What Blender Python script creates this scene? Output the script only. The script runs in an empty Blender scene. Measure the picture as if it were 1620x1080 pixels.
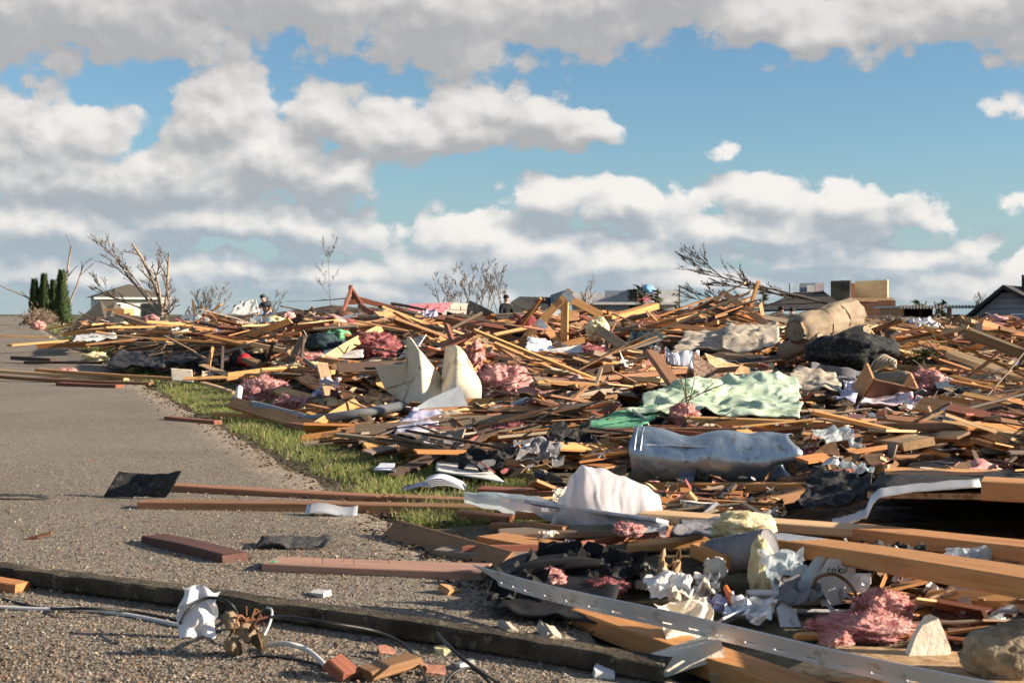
import bpy, bmesh, math, random
from mathutils import Vector, Matrix, noise as mn
import numpy as np
R = math.radians
sc = bpy.context.scene
C = sc.collection

# ---------------------------------------------------------------- camera
CAM_H, F, CX, CY = 0.78, 2250.0, 810.0, 540.0
PITCH = math.atan(43.0 / F)
cam_d = bpy.data.cameras.new('camera'); cam = bpy.data.objects.new('camera', cam_d); C.objects.link(cam)
cam.location = (0, 0, CAM_H); cam.rotation_euler = (R(90) - PITCH, 0, 0)
cam_d.sensor_width = 36.0; cam_d.lens = 50.0; cam_d.clip_start = 0.05; cam_d.clip_end = 6000
cam_d.dof.use_dof = True; cam_d.dof.focus_distance = 9.5; cam_d.dof.aperture_fstop = 15.0
sc.camera = cam

# ---------------------------------------------------------------- exposure
sc.view_settings.view_transform = 'Standard'; sc.view_settings.look = 'None'
sc.view_settings.exposure = 1.3; sc.view_settings.gamma = 1.0; sc.view_settings.use_curve_mapping = False
EXPO = 2 ** 1.3

# ---------------------------------------------------------------- sun
SUN_EL, SUN_AZ = 19.0, 98.0          # azimuth clockwise from +Y (the view direction): from the right
sun_d = bpy.data.lights.new('sun', 'SUN'); sun = bpy.data.objects.new('sun', sun_d); C.objects.link(sun)
sun_d.energy = 5.0; sun_d.angle = R(0.55); sun_d.color = (1.0, 0.85, 0.68)
sv = Vector((math.sin(R(SUN_AZ)) * math.cos(R(SUN_EL)), math.cos(R(SUN_AZ)) * math.cos(R(SUN_EL)), math.sin(R(SUN_EL))))
sun.rotation_euler = sv.to_track_quat('Z', 'Y').to_euler()
sun.location = (20, -5, 20)

# ---------------------------------------------------------------- sky: Nishita blue with cumulus
CLOUDS = [  # x, y, half width, half height of each heap of cloud, in 1/2250 rad with the horizon at y = 497
    (-60, 50, 330, 85), (180, 30, 280, 100), (460, 10, 260, 88), (700, 25, 180, 92), (900, 0, 190, 90), (1080, -30, 160, 80),
    (1190, 40, 120, 50), (1300, 72, 110, 38), (1430, 45, 110, 55), (1560, 45, 150, 62), (700, -140, 900, 120), (1750, 40, 200, 80),
    (-60, 245, 200, 80), (90, 250, 140, 58), (120, 300, 330, 52), (350, 210, 115, 84), (440, 255, 150, 66), (280, 285, 200, 58), (545, 272, 80, 44),
    (640, 205, 120, 66), (745, 190, 120, 60), (860, 205, 100, 46), (945, 212, 60, 30), (915, 235, 45, 26), (540, 200, 110, 52), (720, 222, 220, 36),
    (60, 372, 230, 52), (300, 350, 200, 36), (480, 358, 130, 42), (370, 425, 75, 30),
    (740, 372, 100, 40), (850, 390, 120, 38), (690, 415, 140, 36), (960, 412, 170, 32),
    (985, 332, 90, 40), (880, 318, 95, 30), (1090, 325, 75, 38), (1225, 312, 80, 40), (1330, 328, 105, 38), (1430, 345, 70, 24), (1190, 362, 270, 36),
    (1152, 228, 52, 22), (1610, 190, 46, 30), (1610, 325, 58, 18), (1535, 382, 60, 22), (1260, 405, 170, 28), (1430, 412, 160, 24), (1630, 418, 90, 20),
    (530, 428, 130, 32), (140, 440, 260, 38), (620, 462, 300, 18), (1100, 452, 330, 22), (1500, 450, 280, 24),
]
W = bpy.data.worlds.new('World'); sc.world = W; W.use_nodes = True
nt = W.node_tree; nt.nodes.clear()
def N(tree, typ, **kw):
    n = tree.nodes.new(typ)
    for k, v in kw.items():
        setattr(n, k, v)
    return n
def M_(tree, op, a, b=None, c=None, clamp=False):
    n = tree.nodes.new('ShaderNodeMath'); n.operation = op; n.use_clamp = clamp
    for i, v in enumerate((a, b, c)):
        if v is None: continue
        if isinstance(v, (int, float)): n.inputs[i].default_value = v
        else: tree.links.new(v, n.inputs[i])
    return n.outputs[0]
def V_(tree, op, a, b=None, c=None):
    n = tree.nodes.new('ShaderNodeVectorMath'); n.operation = op
    for i, v in enumerate((a, b, c)):
        if v is None: continue
        if isinstance(v, (tuple, list)): n.inputs[i].default_value = v
        else: tree.links.new(v, n.inputs[i])
    return n.outputs['Value'] if op in ('LENGTH', 'DOT_PRODUCT', 'DISTANCE') else n.outputs[0]
def smooth(tree, x, a, b):
    n = tree.nodes.new('ShaderNodeMapRange'); n.interpolation_type = 'SMOOTHSTEP'
    tree.links.new(x, n.inputs[0]); n.inputs[1].default_value = a; n.inputs[2].default_value = b
    return n.outputs[0]
def mixc(tree, f, a, b, blend='MIX'):
    n = tree.nodes.new('ShaderNodeMix'); n.data_type = 'RGBA'; n.blend_type = blend
    for s, v in ((n.inputs[0], f), (n.inputs[6], a), (n.inputs[7], b)):
        if isinstance(v, (int, float)): s.default_value = v
        elif isinstance(v, (tuple, list)): s.default_value = (*v[:3], 1)
        else: tree.links.new(v, s)
    return n.outputs[2]
tcw = N(nt, 'ShaderNodeTexCoord').outputs['Generated']
sep = N(nt, 'ShaderNodeSeparateXYZ'); nt.links.new(tcw, sep.inputs[0])
u = M_(nt, 'ARCTAN2', sep.outputs[0], sep.outputs[1]); v = M_(nt, 'ARCSINE', sep.outputs[2])
cb = N(nt, 'ShaderNodeCombineXYZ'); nt.links.new(u, cb.inputs[0]); nt.links.new(v, cb.inputs[1])
def noise_at(vec, scale, detail, rough=0.55):
    n = N(nt, 'ShaderNodeTexNoise'); n.inputs['Scale'].default_value = scale; n.inputs['Detail'].default_value = detail
    n.inputs['Roughness'].default_value = rough; nt.links.new(vec, n.inputs['Vector']); return n
stretched = V_(nt, 'MULTIPLY', tcw, (1, 1, 1.25))
warp = V_(nt, 'SUBTRACT', noise_at(stretched, 9, 3).outputs['Color'], (0.5, 0.5, 0.5))
warp = V_(nt, 'MULTIPLY', warp, (0.060, 0.042, 0))
uvw = V_(nt, 'ADD', cb.outputs[0], warp)
def heaps(uv):
    """squared distance to the nearest heap, three heaps per vector"""
    sp = N(nt, 'ShaderNodeSeparateXYZ'); nt.links.new(uv, sp.inputs[0])
    def trip(x):
        c = N(nt, 'ShaderNodeCombineXYZ')
        for i in range(3): nt.links.new(x, c.inputs[i])
        return c.outputs[0]
    U, Vv = trip(sp.outputs[0]), trip(sp.outputs[1]); cur = None
    cl = CLOUDS + [CLOUDS[-1]] * (-len(CLOUDS) % 3)
    for k in range(0, len(cl), 3):
        A_, B_, C_, D_, E2 = [], [], [], [], []
        for x, y, rx, ry in cl[k:k + 3]:
            uu, vv = math.atan((x - 810) / F), (497 - y) / F
            ax, ay = F / (rx * 1.22), F / (ry * 1.36)
            A_.append(ax); B_.append(-uu * ax); C_.append(ay); D_.append(-vv * ay); E2.append(.55 if rx < 30 else .38 if rx < 55 else .16 if rx < 80 else 0)
        qx = V_(nt, 'MULTIPLY_ADD', U, tuple(A_), tuple(B_)); qy = V_(nt, 'MULTIPLY_ADD', Vv, tuple(C_), tuple(D_))
        l2 = V_(nt, 'MULTIPLY_ADD', qy, qy, V_(nt, 'MULTIPLY_ADD', qx, qx, tuple(E2)))
        cur = l2 if cur is None else V_(nt, 'MINIMUM', cur, l2)
    sp2 = N(nt, 'ShaderNodeSeparateXYZ'); nt.links.new(cur, sp2.inputs[0])
    l2 = M_(nt, 'MINIMUM', M_(nt, 'MINIMUM', sp2.outputs[0], sp2.outputs[1]), sp2.outputs[2])
    return M_(nt, 'SUBTRACT', 1.0, M_(nt, 'SQRT', l2))
# outside the picture the same broken cloud goes on
gen = noise_at(V_(nt, 'MULTIPLY', tcw, (1, 1, 2.2)), 2.6, 3).outputs['Fac']
inview = M_(nt, 'MULTIPLY', smooth(nt, M_(nt, 'ABSOLUTE', u), 0.62, 0.42), smooth(nt, v, 0.40, 0.24))
genden = M_(nt, 'MULTIPLY_ADD', M_(nt, 'SUBTRACT', gen, 0.5), 3.2, 0.05)
genden = M_(nt, 'MULTIPLY_ADD', inview, -3.0, genden)
OFF = (0.006, 0.017)
def fluff(p3):
    """wisps plus rounded billows"""
    n = noise_at(p3, 21, 8, 0.67); vo = N(nt, 'ShaderNodeTexVoronoi'); vo.inputs['Scale'].default_value = 34; vo.inputs['Detail'].default_value = 1.0; vo.inputs['Roughness'].default_value = 0.6
    nt.links.new(V_(nt, 'ADD', p3, V_(nt, 'MULTIPLY', n.outputs['Color'], (0.022, 0.022, 0.022))), vo.inputs['Vector'])
    return M_(nt, 'MULTIPLY_ADD', M_(nt, 'SUBTRACT', 0.66, vo.outputs['Distance']), 0.33, M_(nt, 'MULTIPLY', M_(nt, 'SUBTRACT', n.outputs['Fac'], 0.5), 0.85))
h0 = M_(nt, 'MAXIMUM', heaps(uvw), genden)
h1 = M_(nt, 'MAXIMUM', heaps(V_(nt, 'ADD', uvw, (OFF[0], OFF[1], 0))), genden)
n0 = fluff(stretched); n1 = fluff(V_(nt, 'ADD', stretched, (0.004, 0, 0.009)))
d0 = M_(nt, 'MULTIPLY_ADD', n0, 1.55, h0)
alpha = smooth(nt, d0, 0.02, 0.28)
topness = M_(nt, 'SUBTRACT', h0, h1)               # positive on the sunlit upper right of a heap
relief = M_(nt, 'SUBTRACT', n0, n1)
broad = noise_at(stretched, 11, 2).outputs['Fac']
lit = M_(nt, 'MULTIPLY_ADD', topness, 1.1, M_(nt, 'MULTIPLY_ADD', relief, 1.25, 0.44))
lit = M_(nt, 'MULTIPLY_ADD', h0, -0.18, lit)
lit = smooth(nt, M_(nt, 'MULTIPLY_ADD', M_(nt, 'SUBTRACT', broad, 0.5), 0.9, lit), -0.05, 1.10)
low = smooth(nt, v, 0.20, 0.10)                    # low clouds are seen from the side, high ones from below
lit = M_(nt, 'MULTIPLY', lit, M_(nt, 'MULTIPLY_ADD', low, 0.28, 0.72))
K = 1.0 / (0.1 * EXPO)
def disp(r, g, b): return (r * K, g * K, b * K)
shade = mixc(nt, smooth(nt, v, 0.14, 0.01), disp(0.45, 0.445, 0.45), disp(0.38, 0.465, 0.54))
cloud = mixc(nt, lit, shade, disp(0.95, 0.91, 0.87))
sky = N(nt, 'ShaderNodeTexSky'); sky.sky_type = 'NISHITA'; sky.sun_disc = False
sky.sun_elevation = R(SUN_EL); sky.sun_rotation = R(SUN_AZ); sky.altitude = 200; sky.air_density = 1.0; sky.dust_density = 0.6; sky.ozone_density = 2.0
blue = mixc(nt, 1.0, sky.outputs[0], (0.40, 0.50, 0.555), 'MULTIPLY')
alpha = M_(nt, 'MULTIPLY', alpha, smooth(nt, v, -0.004, 0.012))
blue = mixc(nt, M_(nt, 'MULTIPLY', smooth(nt, v, 0.13, 0.0), 0.75), blue, disp(0.40, 0.52, 0.61))     # pale air low down
col = mixc(nt, M_(nt, 'MULTIPLY', alpha, 0.96), blue, cloud)
bank = M_(nt, 'MULTIPLY', smooth(nt, v, 0.055, 0.0), smooth(nt, M_(nt, 'ADD', n0, M_(nt, 'MULTIPLY', broad, 0.8)), 0.15, 0.75))
col = mixc(nt, M_(nt, 'MULTIPLY', bank, 0.75), col, disp(0.62, 0.64, 0.64))     # distant cloud bank
bg = N(nt, 'ShaderNodeBackground'); bg.inputs[1].default_value = 0.1
nt.links.new(col, bg.inputs[0])
wo = N(nt, 'ShaderNodeOutputWorld'); nt.links.new(bg.outputs[0], wo.inputs[0])
W.cycles.sampling_method = 'MANUAL'; W.cycles.sample_map_resolution = 512
sc.cycles.max_bounces = 6; sc.cycles.diffuse_bounces = 2; sc.cycles.glossy_bounces = 2; sc.cycles.transmission_bounces = 5; sc.cycles.transparent_max_bounces = 8
sc.cycles.use_denoising = True
sc.cycles.use_adaptive_sampling = True; sc.cycles.adaptive_threshold = 0.025; sc.cycles.adaptive_min_samples = 16

# ================================================================ places in the world
ROAD_A, ROAD_B = 1.394, 0.35                 # right edge of the road: x = A - B*y
_ct, _st = math.cos(PITCH), math.sin(PITCH)
def ray(px, py):
    a, b = (px - CX) / F, (CY - py) / F
    y = _ct + b * _st; z = -_st + b * _ct
    return a / y, z / y
def P(px, py, d):
    a, b = ray(px, py)
    return Vector((a * d, d, CAM_H + b * d))
def PS(px, py, d, lift=.015):
    """the point at that depth, brought forward along the sight line until it clears the heap"""
    return P(px, py, min(d, S(px, py, lift).y))
def proj(p):
    y = p[1]; z = p[2] - CAM_H
    dep = y * _ct - z * _st
    up = y * _st + z * _ct
    return CX + F * p[0] / dep, CY - F * up / dep
def sst(a, b, x):
    t = min(1, max(0, (x - a) / (b - a))); return t * t * (3 - 2 * t)
MOUNDS = [(-8.0, 60, .62, 1.7), (-5.2, 46, .50, 3.0), (2.9, 13.2, .10, 1.2), (-2.0, 30, .06, 4), (3, 36, .22, 5), (9, 35, .22, 5), (-2.5, 40, .14, 4), (-14, 60, .12, 5)]
def edge(x, y): return x - (ROAD_A - ROAD_B * y)
def H(x, y):
    e = edge(x, y) + 0.25 * mn.noise((x * .9, y * .5, 3.1))
    if y < 6.2: e -= 0.35
    m = sst(.55, 2.3, e) * sst(2.2, 5.0, y)
    if m <= 0: return 0.0
    far = 1 - sst(56, 90, y)
    z = (.05 + .0150 * min(y, 22) + .0078 * max(0, min(y, 52) - 22)) * far
    z += (.13 + .09 * sst(8, 16, y)) * mn.noise((x * .75, y * .6, 0)) * min(1, .4 + y / 20) + .05 * mn.noise((x * 2.3, y * 2.3, 7))
    for mx, my, mh, mr in MOUNDS:
        q = ((x - mx) ** 2 + (y - my) ** 2) / (mr * mr)
        if q < 6: z += mh * math.exp(-q)
    # the hole under the added shade panel
    q = ((x - 1.85) / .80) ** 2 + ((y - 4.85) / .50) ** 2
    z *= 1 - .97 * math.exp(-q * q)
    q = ((x - .10) / .50) ** 2 + ((y - 7.15) / .70) ** 2      # hollow at the front of the heap
    z *= 1 - .95 * math.exp(-q * q)
    return max(0.0, z * m)
def S(px, py, lift=0.0, dmax=140):
    a, b = ray(px, py); d = 2.2; step = .05
    if b < -.02 and lift < .1:                   # nothing near is taller than .42 m: skip the empty air
        d = max(d, min(11., (.42 - CAM_H) / b))
    while d < dmax:
        x, z = a * d, CAM_H + b * d
        if z <= H(x, d) + lift:
            return Vector((x, d, z))
        d += step; step = max(.05, d * .008)
    return Vector((a * dmax, dmax, CAM_H + b * dmax))
def G(px, py, z=0.0):
    a, b = ray(px, py)
    d = (z - CAM_H) / b
    return Vector((a * d, d, z))

# ================================================================ objects
def mesh_obj(name, verts, faces, mat=None, parent=None, tint=None, bc=None, smooth_=False, mods=()):
    me = bpy.data.meshes.new(name)
    me.from_pydata([tuple(p) for p in verts], [], faces)
    if smooth_: me.polygons.foreach_set('use_smooth', [True] * len(me.polygons))
    if tint is not None:
        at = me.attributes.new('tint', 'FLOAT_COLOR', 'POINT')
        t = np.ones((len(verts), 4), np.float32); t[:, :3] = np.asarray(tint, np.float32)
        at.data.foreach_set('color', t.ravel())
    if bc is not None:
        at = me.attributes.new('bc', 'FLOAT_VECTOR', 'POINT')
        at.data.foreach_set('vector', np.asarray(bc, np.float32).ravel())
    o = bpy.data.objects.new(name, me); C.objects.link(o)
    if mat: me.materials.append(mat)
    if parent: o.parent = parent
    me.update()
    return o
def solid(o, th, off=0):
    m = o.modifiers.new('thickness', 'SOLIDIFY'); m.thickness = th; m.offset = off; return o
LABELED = []          # everything a label may be measured against: (phrase, px, py)
def tag(o, label, cat, group=None, land=None, at=None):
    o['label'] = label; o['category'] = cat
    if group: o['group'] = group
    if land:
        LABELED.append((land, *at) if at else (land, *proj(o.matrix_basis.translation)))
    return o
def kind(o, k): o['kind'] = k; return o
def empty(name, loc=(0, 0, 0)):
    o = bpy.data.objects.new(name, None); C.objects.link(o); o.location = loc; o.empty_display_size = .1
    return o

# ================================================================ materials
MATS = {}
def new_mat(name):
    m = bpy.data.materials.new(name); m.use_nodes = True; t = m.node_tree
    b = t.nodes['Principled BSDF']; b.inputs['Specular IOR Level'].default_value = .3
    MATS[name] = m
    return m, t, b
def tnoise(t, vec, scale, detail=4, rough=.55, out='Fac'):
    n = t.nodes.new('ShaderNodeTexNoise'); n.inputs['Scale'].default_value = scale; n.inputs['Detail'].default_value = detail; n.inputs['Roughness'].default_value = rough
    t.links.new(vec, n.inputs['Vector']); return n.outputs[out]
def bump(t, b, h, strength, dist=.01):
    n = t.nodes.new('ShaderNodeBump'); n.inputs['Strength'].default_value = strength; n.inputs['Distance'].default_value = dist
    t.links.new(h, n.inputs['Height']); t.links.new(n.outputs[0], b.inputs['Normal'])
def attr(t, name, out):
    n = t.nodes.new('ShaderNodeAttribute'); n.attribute_name = name; return n.outputs[out]
def geo_pos(t):
    return t.nodes.new('ShaderNodeTexCoord').outputs['Object']
def mat(name, c1, c2, scale=6, rough=.8, bmp=.3, bscale=None, metal=0, detail=5, c3=None, s3=40, lo=.35, hi=.65, dist=.01, trans=0, sub=0):
    m, t, b = new_mat(name)
    pos = geo_pos(t)
    n1 = smooth(t, tnoise(t, pos, scale, detail), lo, hi)
    col = mixc(t, n1, c1, c2)
    if c3: col = mixc(t, smooth(t, tnoise(t, pos, s3, 3), .58, .66), col, c3)
    t.links.new(col, b.inputs['Base Color'])
    b.inputs['Roughness'].default_value = rough; b.inputs['Metallic'].default_value = metal
    if trans: b.inputs['Transmission Weight'].default_value = trans
    if sub:
        b.inputs['Subsurface Weight'].default_value = sub; b.inputs['Subsurface Radius'].default_value = (.02, .015, .012); b.inputs['Subsurface Scale'].default_value = .5
    if bmp: bump(t, b, tnoise(t, pos, bscale or scale * 6, 5, .6), bmp, dist)
    return m
# wood: grain runs along the board's own length (attribute bc), colour per board (attribute tint)
def wood_mat(name, grain=.55, rough=.72):
    m, t, b = new_mat(name)
    bc = attr(t, 'bc', 'Vector'); tint = attr(t, 'tint', 'Color')
    st = V_(t, 'MULTIPLY', bc, (1.6, 38, 38))
    g = tnoise(t, st, 1.6, 5, .65)
    st2 = V_(t, 'MULTIPLY', bc, (.9, 9, 9))
    g2 = tnoise(t, st2, 1.0, 3)
    dark = mixc(t, 1.0, tint, (.52, .42, .36), 'MULTIPLY')
    col = mixc(t, M_(t, 'MULTIPLY', smooth(t, g, .42, .68), grain), tint, dark)
    col = mixc(t, M_(t, 'MULTIPLY', smooth(t, g2, .5, .75), .45), col, dark)
    # grey weathering and dirt in patches
    dirt = smooth(t, tnoise(t, V_(t, 'MULTIPLY', bc, (2.2, 5, 5)), 1.0, 5, .6), .56, .72)
    col = mixc(t, M_(t, 'MULTIPLY', dirt, .5), col, (.13, .10, .075))
    # knots
    v = t.nodes.new('ShaderNodeTexVoronoi'); v.inputs['Scale'].default_value = 1.0
    t.links.new(V_(t, 'MULTIPLY', bc, (3.2, 9, 9)), v.inputs['Vector'])
    knot = smooth(t, v.outputs['Distance'], .13, .06)
    col = mixc(t, M_(t, 'MULTIPLY', knot, .8), col, (.07, .03, .015))
    t.links.new(col, b.inputs['Base Color']); b.inputs['Roughness'].default_value = rough
    bump(t, b, g, .35, .004)
    return m
wood_mat('wood')
def tint_mat(name, rough=.85, bscale=60, bmp=.3, var=.4, trl=0):
    m, t, b = new_mat(name)
    tint = attr(t, 'tint', 'Color'); pos = geo_pos(t)
    dk = mixc(t, 1.0, tint, (1 - var, 1 - var, 1 - var), 'MULTIPLY')
    t.links.new(mixc(t, smooth(t, tnoise(t, pos, bscale * .3, 4), .35, .7), tint, dk), b.inputs['Base Color'])
    b.inputs['Roughness'].default_value = rough
    if bmp: bump(t, b, tnoise(t, pos, bscale, 4), bmp, .006)
    if trl:
        tr = t.nodes.new('ShaderNodeBsdfTranslucent'); t.links.new(tint, tr.inputs[0])
        mx = t.nodes.new('ShaderNodeMixShader'); mx.inputs[0].default_value = trl
        t.links.new(b.outputs[0], mx.inputs[1]); t.links.new(tr.outputs[0], mx.inputs[2])
        t.links.new(mx.outputs[0], t.nodes['Material Output'].inputs[0])
    return m
tint_mat('scrap'); tint_mat('grass_blade', .6, 20, 0, .3, .35); tint_mat('leaf', .8, 30, .2, .4, .2)
# road: worn tan chip seal
m, t, b = new_mat('asphalt'); pos = geo_pos(t)
v = t.nodes.new('ShaderNodeTexVoronoi'); v.inputs['Scale'].default_value = 150; t.links.new(pos, v.inputs['Vector'])
hs = t.nodes.new('ShaderNodeSeparateColor'); t.links.new(v.outputs['Color'], hs.inputs[0])
c = mixc(t, hs.outputs[0], (.17, .145, .11), (.30, .255, .195))
c = mixc(t, smooth(t, hs.outputs[1], .80, .86), c, (.36, .31, .25))
c = mixc(t, smooth(t, hs.outputs[2], .80, .88), c, (.070, .052, .042))
c = mixc(t, smooth(t, v.outputs['Distance'], .5, .85), c, (.10, .084, .064))
c = mixc(t, M_(t, 'MULTIPLY', smooth(t, tnoise(t, pos, 1.1, 5, .6), .42, .7), .40), c, (.125, .10, .074))
c = mixc(t, M_(t, 'MULTIPLY', smooth(t, tnoise(t, pos, 7, 5, .65), .55, .75), .30), c, (.11, .085, .06))
t.links.new(c, b.inputs['Base Color']); b.inputs['Roughness'].default_value = .9
v2 = t.nodes.new('ShaderNodeTexVoronoi'); v2.inputs['Scale'].default_value = 150; v2.feature = 'SMOOTH_F1'; t.links.new(pos, v2.inputs['Vector'])
bump(t, b, M_(t, 'MULTIPLY', v2.outputs['Distance'], -1.0), .7, .006)
mat('soil', (.06, .05, .028), (.13, .11, .06), 5, .95, .8, 45, c3=(.2, .16, .11), s3=60)
mat('lawn', (.05, .06, .02), (.10, .105, .035), 3, .95, .8, 60, c3=(.16, .13, .07), s3=30)
m, t, b = new_mat('rubble'); pos = geo_pos(t)
v = t.nodes.new('ShaderNodeTexVoronoi'); v.inputs['Scale'].default_value = 9; t.links.new(V_(t, 'MULTIPLY', pos, (.6, 1.5, 2)), v.inputs['Vector'])
rr = t.nodes.new('ShaderNodeValToRGB'); rr.color_ramp.interpolation = 'CONSTANT'
hs = t.nodes.new('ShaderNodeSeparateColor'); t.links.new(v.outputs['Color'], hs.inputs[0]); t.links.new(hs.outputs[0], rr.inputs[0])
for i, (p_, c_) in enumerate([(0, (.045, .03, .02)), (.25, (.10, .06, .035)), (.45, (.03, .025, .022)), (.6, (.19, .11, .06)), (.75, (.09, .08, .07)), (.88, (.24, .21, .18)), (.95, (.20, .10, .09))]):
    e_ = rr.color_ramp.elements[i] if i < 2 else rr.color_ramp.elements.new(p_)
    e_.position = p_; e_.color = (*c_, 1)
cc = mixc(t, M_(t, 'MULTIPLY', smooth(t, tnoise(t, pos, 20, 5, .6), .4, .6), .7), rr.outputs[0], (.04, .028, .02))  # near-black noise paints shadowed gaps between the rubble pieces
t.links.new(cc, b.inputs['Base Color']); b.inputs['Roughness'].default_value = .95
bump(t, b, tnoise(t, pos, 25, 5, .65), 1.0, .03)
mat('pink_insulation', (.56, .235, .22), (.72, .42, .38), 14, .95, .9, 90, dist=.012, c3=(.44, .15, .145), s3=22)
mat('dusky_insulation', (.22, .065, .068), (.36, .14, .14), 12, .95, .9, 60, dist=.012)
mat('cream_foam', (.58, .48, .25), (.72, .63, .40), 18, .9, .9, 60, dist=.01)
mat('white_panel', (.62, .53, .38), (.70, .61, .45), 3, .6, .1, 30, c3=(.46, .37, .25), s3=9)
mat('drywall', (.62, .58, .52), (.72, .69, .64), 5, .85, .2, 40, c3=(.40, .34, .27), s3=14)
mat('white_vinyl', (.66, .66, .66), (.74, .74, .74), 8, .4, .05, 40, c3=(.50, .47, .42), s3=24)
mat('paper', (.74, .73, .75), (.80, .79, .81), 6, .8, .15, 30, sub=.05)
mat('steel', (.34, .42, .49), (.46, .54, .60), 4, .36, .35, 14, metal=.8, c3=(.30, .32, .33), s3=16, dist=.02)
mat('galvanized', (.34, .38, .42), (.48, .52, .55), 26, .45, .1, 40, metal=.7)
mat('flashing', (.52, .53, .54), (.68, .68, .68), 6, .35, .2, 12, metal=.5)
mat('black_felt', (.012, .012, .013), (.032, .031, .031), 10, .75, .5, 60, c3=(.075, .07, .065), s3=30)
mat('black_plastic', (.006, .006, .007), (.014, .014, .015), 5, .75, .1, 20)
mat('black_fabric', (.010, .011, .012), (.03, .032, .033), 8, .9, .5, 80, c3=(.10, .095, .085), s3=45)
mat('shingle', (.035, .035, .036), (.09, .088, .085), 60, .95, .6, 140)
mat('tan_canvas', (.225, .175, .12), (.30, .24, .17), 4, .9, .35, 120, c3=(.26, .19, .12), s3=10)
mat('carpet_pad', (.36, .30, .22), (.50, .43, .34), 5, .95, .7, 70, c3=(.26, .21, .15), s3=12)
mat('speckled_carpet', (.16, .095, .065), (.36, .25, .19), 55, .95, .8, 90, lo=.42, hi=.58)
mat('loop_carpet', (.24, .19, .12), (.38, .31, .21), 25, .95, 1.0, 60, dist=.02)
mat('mint_cloth', (.40, .51, .36), (.50, .61, .46), 4, .9, .6, 110, c3=(.30, .38, .25), s3=11)
mat('green_cloth', (.10, .32, .17), (.15, .40, .22), 5, .85, .3, 100)
mat('teal_cloth', (.012, .026, .03), (.03, .055, .06), 6, .85, .4, 60)
mat('maroon', (.12, .015, .02), (.20, .035, .035), 6, .8, .3, 60)
mat('red_paint', (.28, .025, .03), (.38, .05, .05), 9, .6, .2, 40, c3=(.12, .02, .02), s3=20)
mat('bright_red', (.50, .012, .02), (.62, .03, .04), 6, .6, .1, 40)
mat('orange_plastic', (.70, .13, .02), (.78, .18, .03), 6, .5, .05, 40)
mat('cardboard', (.36, .235, .125), (.46, .31, .18), 5, .9, .2, 50, c3=(.28, .17, .09), s3=14)
mat('mdf', (.42, .20, .085), (.52, .27, .12), 7, .75, .15, 40)
mat('brown_furniture', (.12, .055, .03), (.19, .09, .05), 7, .6, .15, 40)
mat('osb', (.36, .22, .11), (.52, .35, .19), 28, .85, .4, 60, c3=(.24, .13, .06), s3=34)
mat('grey_pipe', (.16, .17, .18), (.21, .22, .23), 6, .5, .05, 30)
mat('copper_tone', (.36, .13, .05), (.46, .19, .08), 10, .5, .1, 40)
mat('bark', (.10, .075, .055), (.19, .15, .115), 12, .95, .8, 60)
mat('pale_bark', (.28, .215, .155), (.40, .32, .24), 8, .95, .6, 60, c3=(.14, .10, .075), s3=14)
mat('dark_twig', (.035, .028, .022), (.075, .058, .045), 10, .95, .3, 40)
mat('twig', (.12, .085, .062), (.18, .135, .10), 10, .95, .3, 40)
mat('plaster', (.62, .55, .44), (.70, .63, .52), 9, .9, .6, 40)
mat('concrete', (.40, .34, .27), (.52, .45, .37), 9, .9, .5, 40)
mat('brick_red', (.27, .12, .08), (.36, .19, .13), 16, .9, .6, 60)
mat('magazine', (.66, .67, .72), (.74, .75, .80), 12, .45, .05, 30)
mat('lavender_cloth', (.46, .44, .56), (.56, .54, .64), 9, .85, .3, 60, c3=(.10, .13, .30), s3=7)
mat('floral_cloth', (.55, .44, .46), (.66, .58, .60), 16, .85, .3, 60, c3=(.35, .12, .15), s3=22)
mat('grey_cloth', (.14, .14, .15), (.23, .22, .23), 9, .9, .4, 70)
mat('blue_grey_siding', (.22, .25, .28), (.27, .30, .33), 5, .7, .1, 20)
mat('grey_siding', (.28, .30, .32), (.34, .36, .38), 3, .75, .1, 20)
mat('roof_shingle', (.075, .065, .052), (.125, .11, .09), 20, .95, .3, 60)
mat('dark_roof', (.035, .034, .034), (.06, .058, .056), 14, .95, .3, 60)
mat('yellow_wall', (.58, .43, .24), (.66, .50, .30), 3, .85, .1, 20)
mat('white_wall', (.60, .58, .54), (.68, .66, .62), 3, .8, .1, 20)
mat('shaded_wall', (.12, .11, .07), (.17, .15, .10), 3, .85, .1, 20)  # dark tone paints shade onto the yellow room's left wall
mat('blue_wall', (.17, .23, .30), (.24, .30, .36), 3, .8, .1, 20)
mat('pink_foam_board', (.62, .20, .22), (.70, .28, .30), 5, .8, .1, 20)
mat('dark_glass', (.01, .012, .014), (.02, .022, .025), 2, .15, 0)
mat('skin', (.42, .24, .17), (.48, .28, .20), 8, .6, 0)
mat('hair', (.018, .012, .01), (.03, .02, .015), 20, .7, .2, 80)
mat('white_shirt', (.66, .65, .64), (.72, .71, .70), 6, .9, .2, 40)
mat('charcoal_shirt', (.035, .042, .05), (.05, .058, .066), 6, .9, .2, 40)
mat('blue_shorts', (.015, .09, .42), (.03, .13, .50), 6, .9, .2, 40)
mat('black_jacket', (.010, .012, .013), (.022, .024, .026), 6, .9, .2, 40)
mat('tan_trousers', (.24, .16, .10), (.30, .21, .14), 6, .9, .2, 40)
mat('light_blue_shirt', (.16, .34, .58), (.22, .42, .64), 6, .9, .2, 40)
mat('cable_black', (.012, .012, .012), (.02, .02, .02), 6, .45, 0)
mat('cable_white', (.55, .53, .50), (.62, .60, .57), 6, .5, 0)
mat('rust_brown', (.12, .05, .025), (.22, .10, .05), 18, .85, .5, 60)
mat('sandstone', (.17, .12, .07), (.30, .22, .14), 14, .95, .8, 50)
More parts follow.
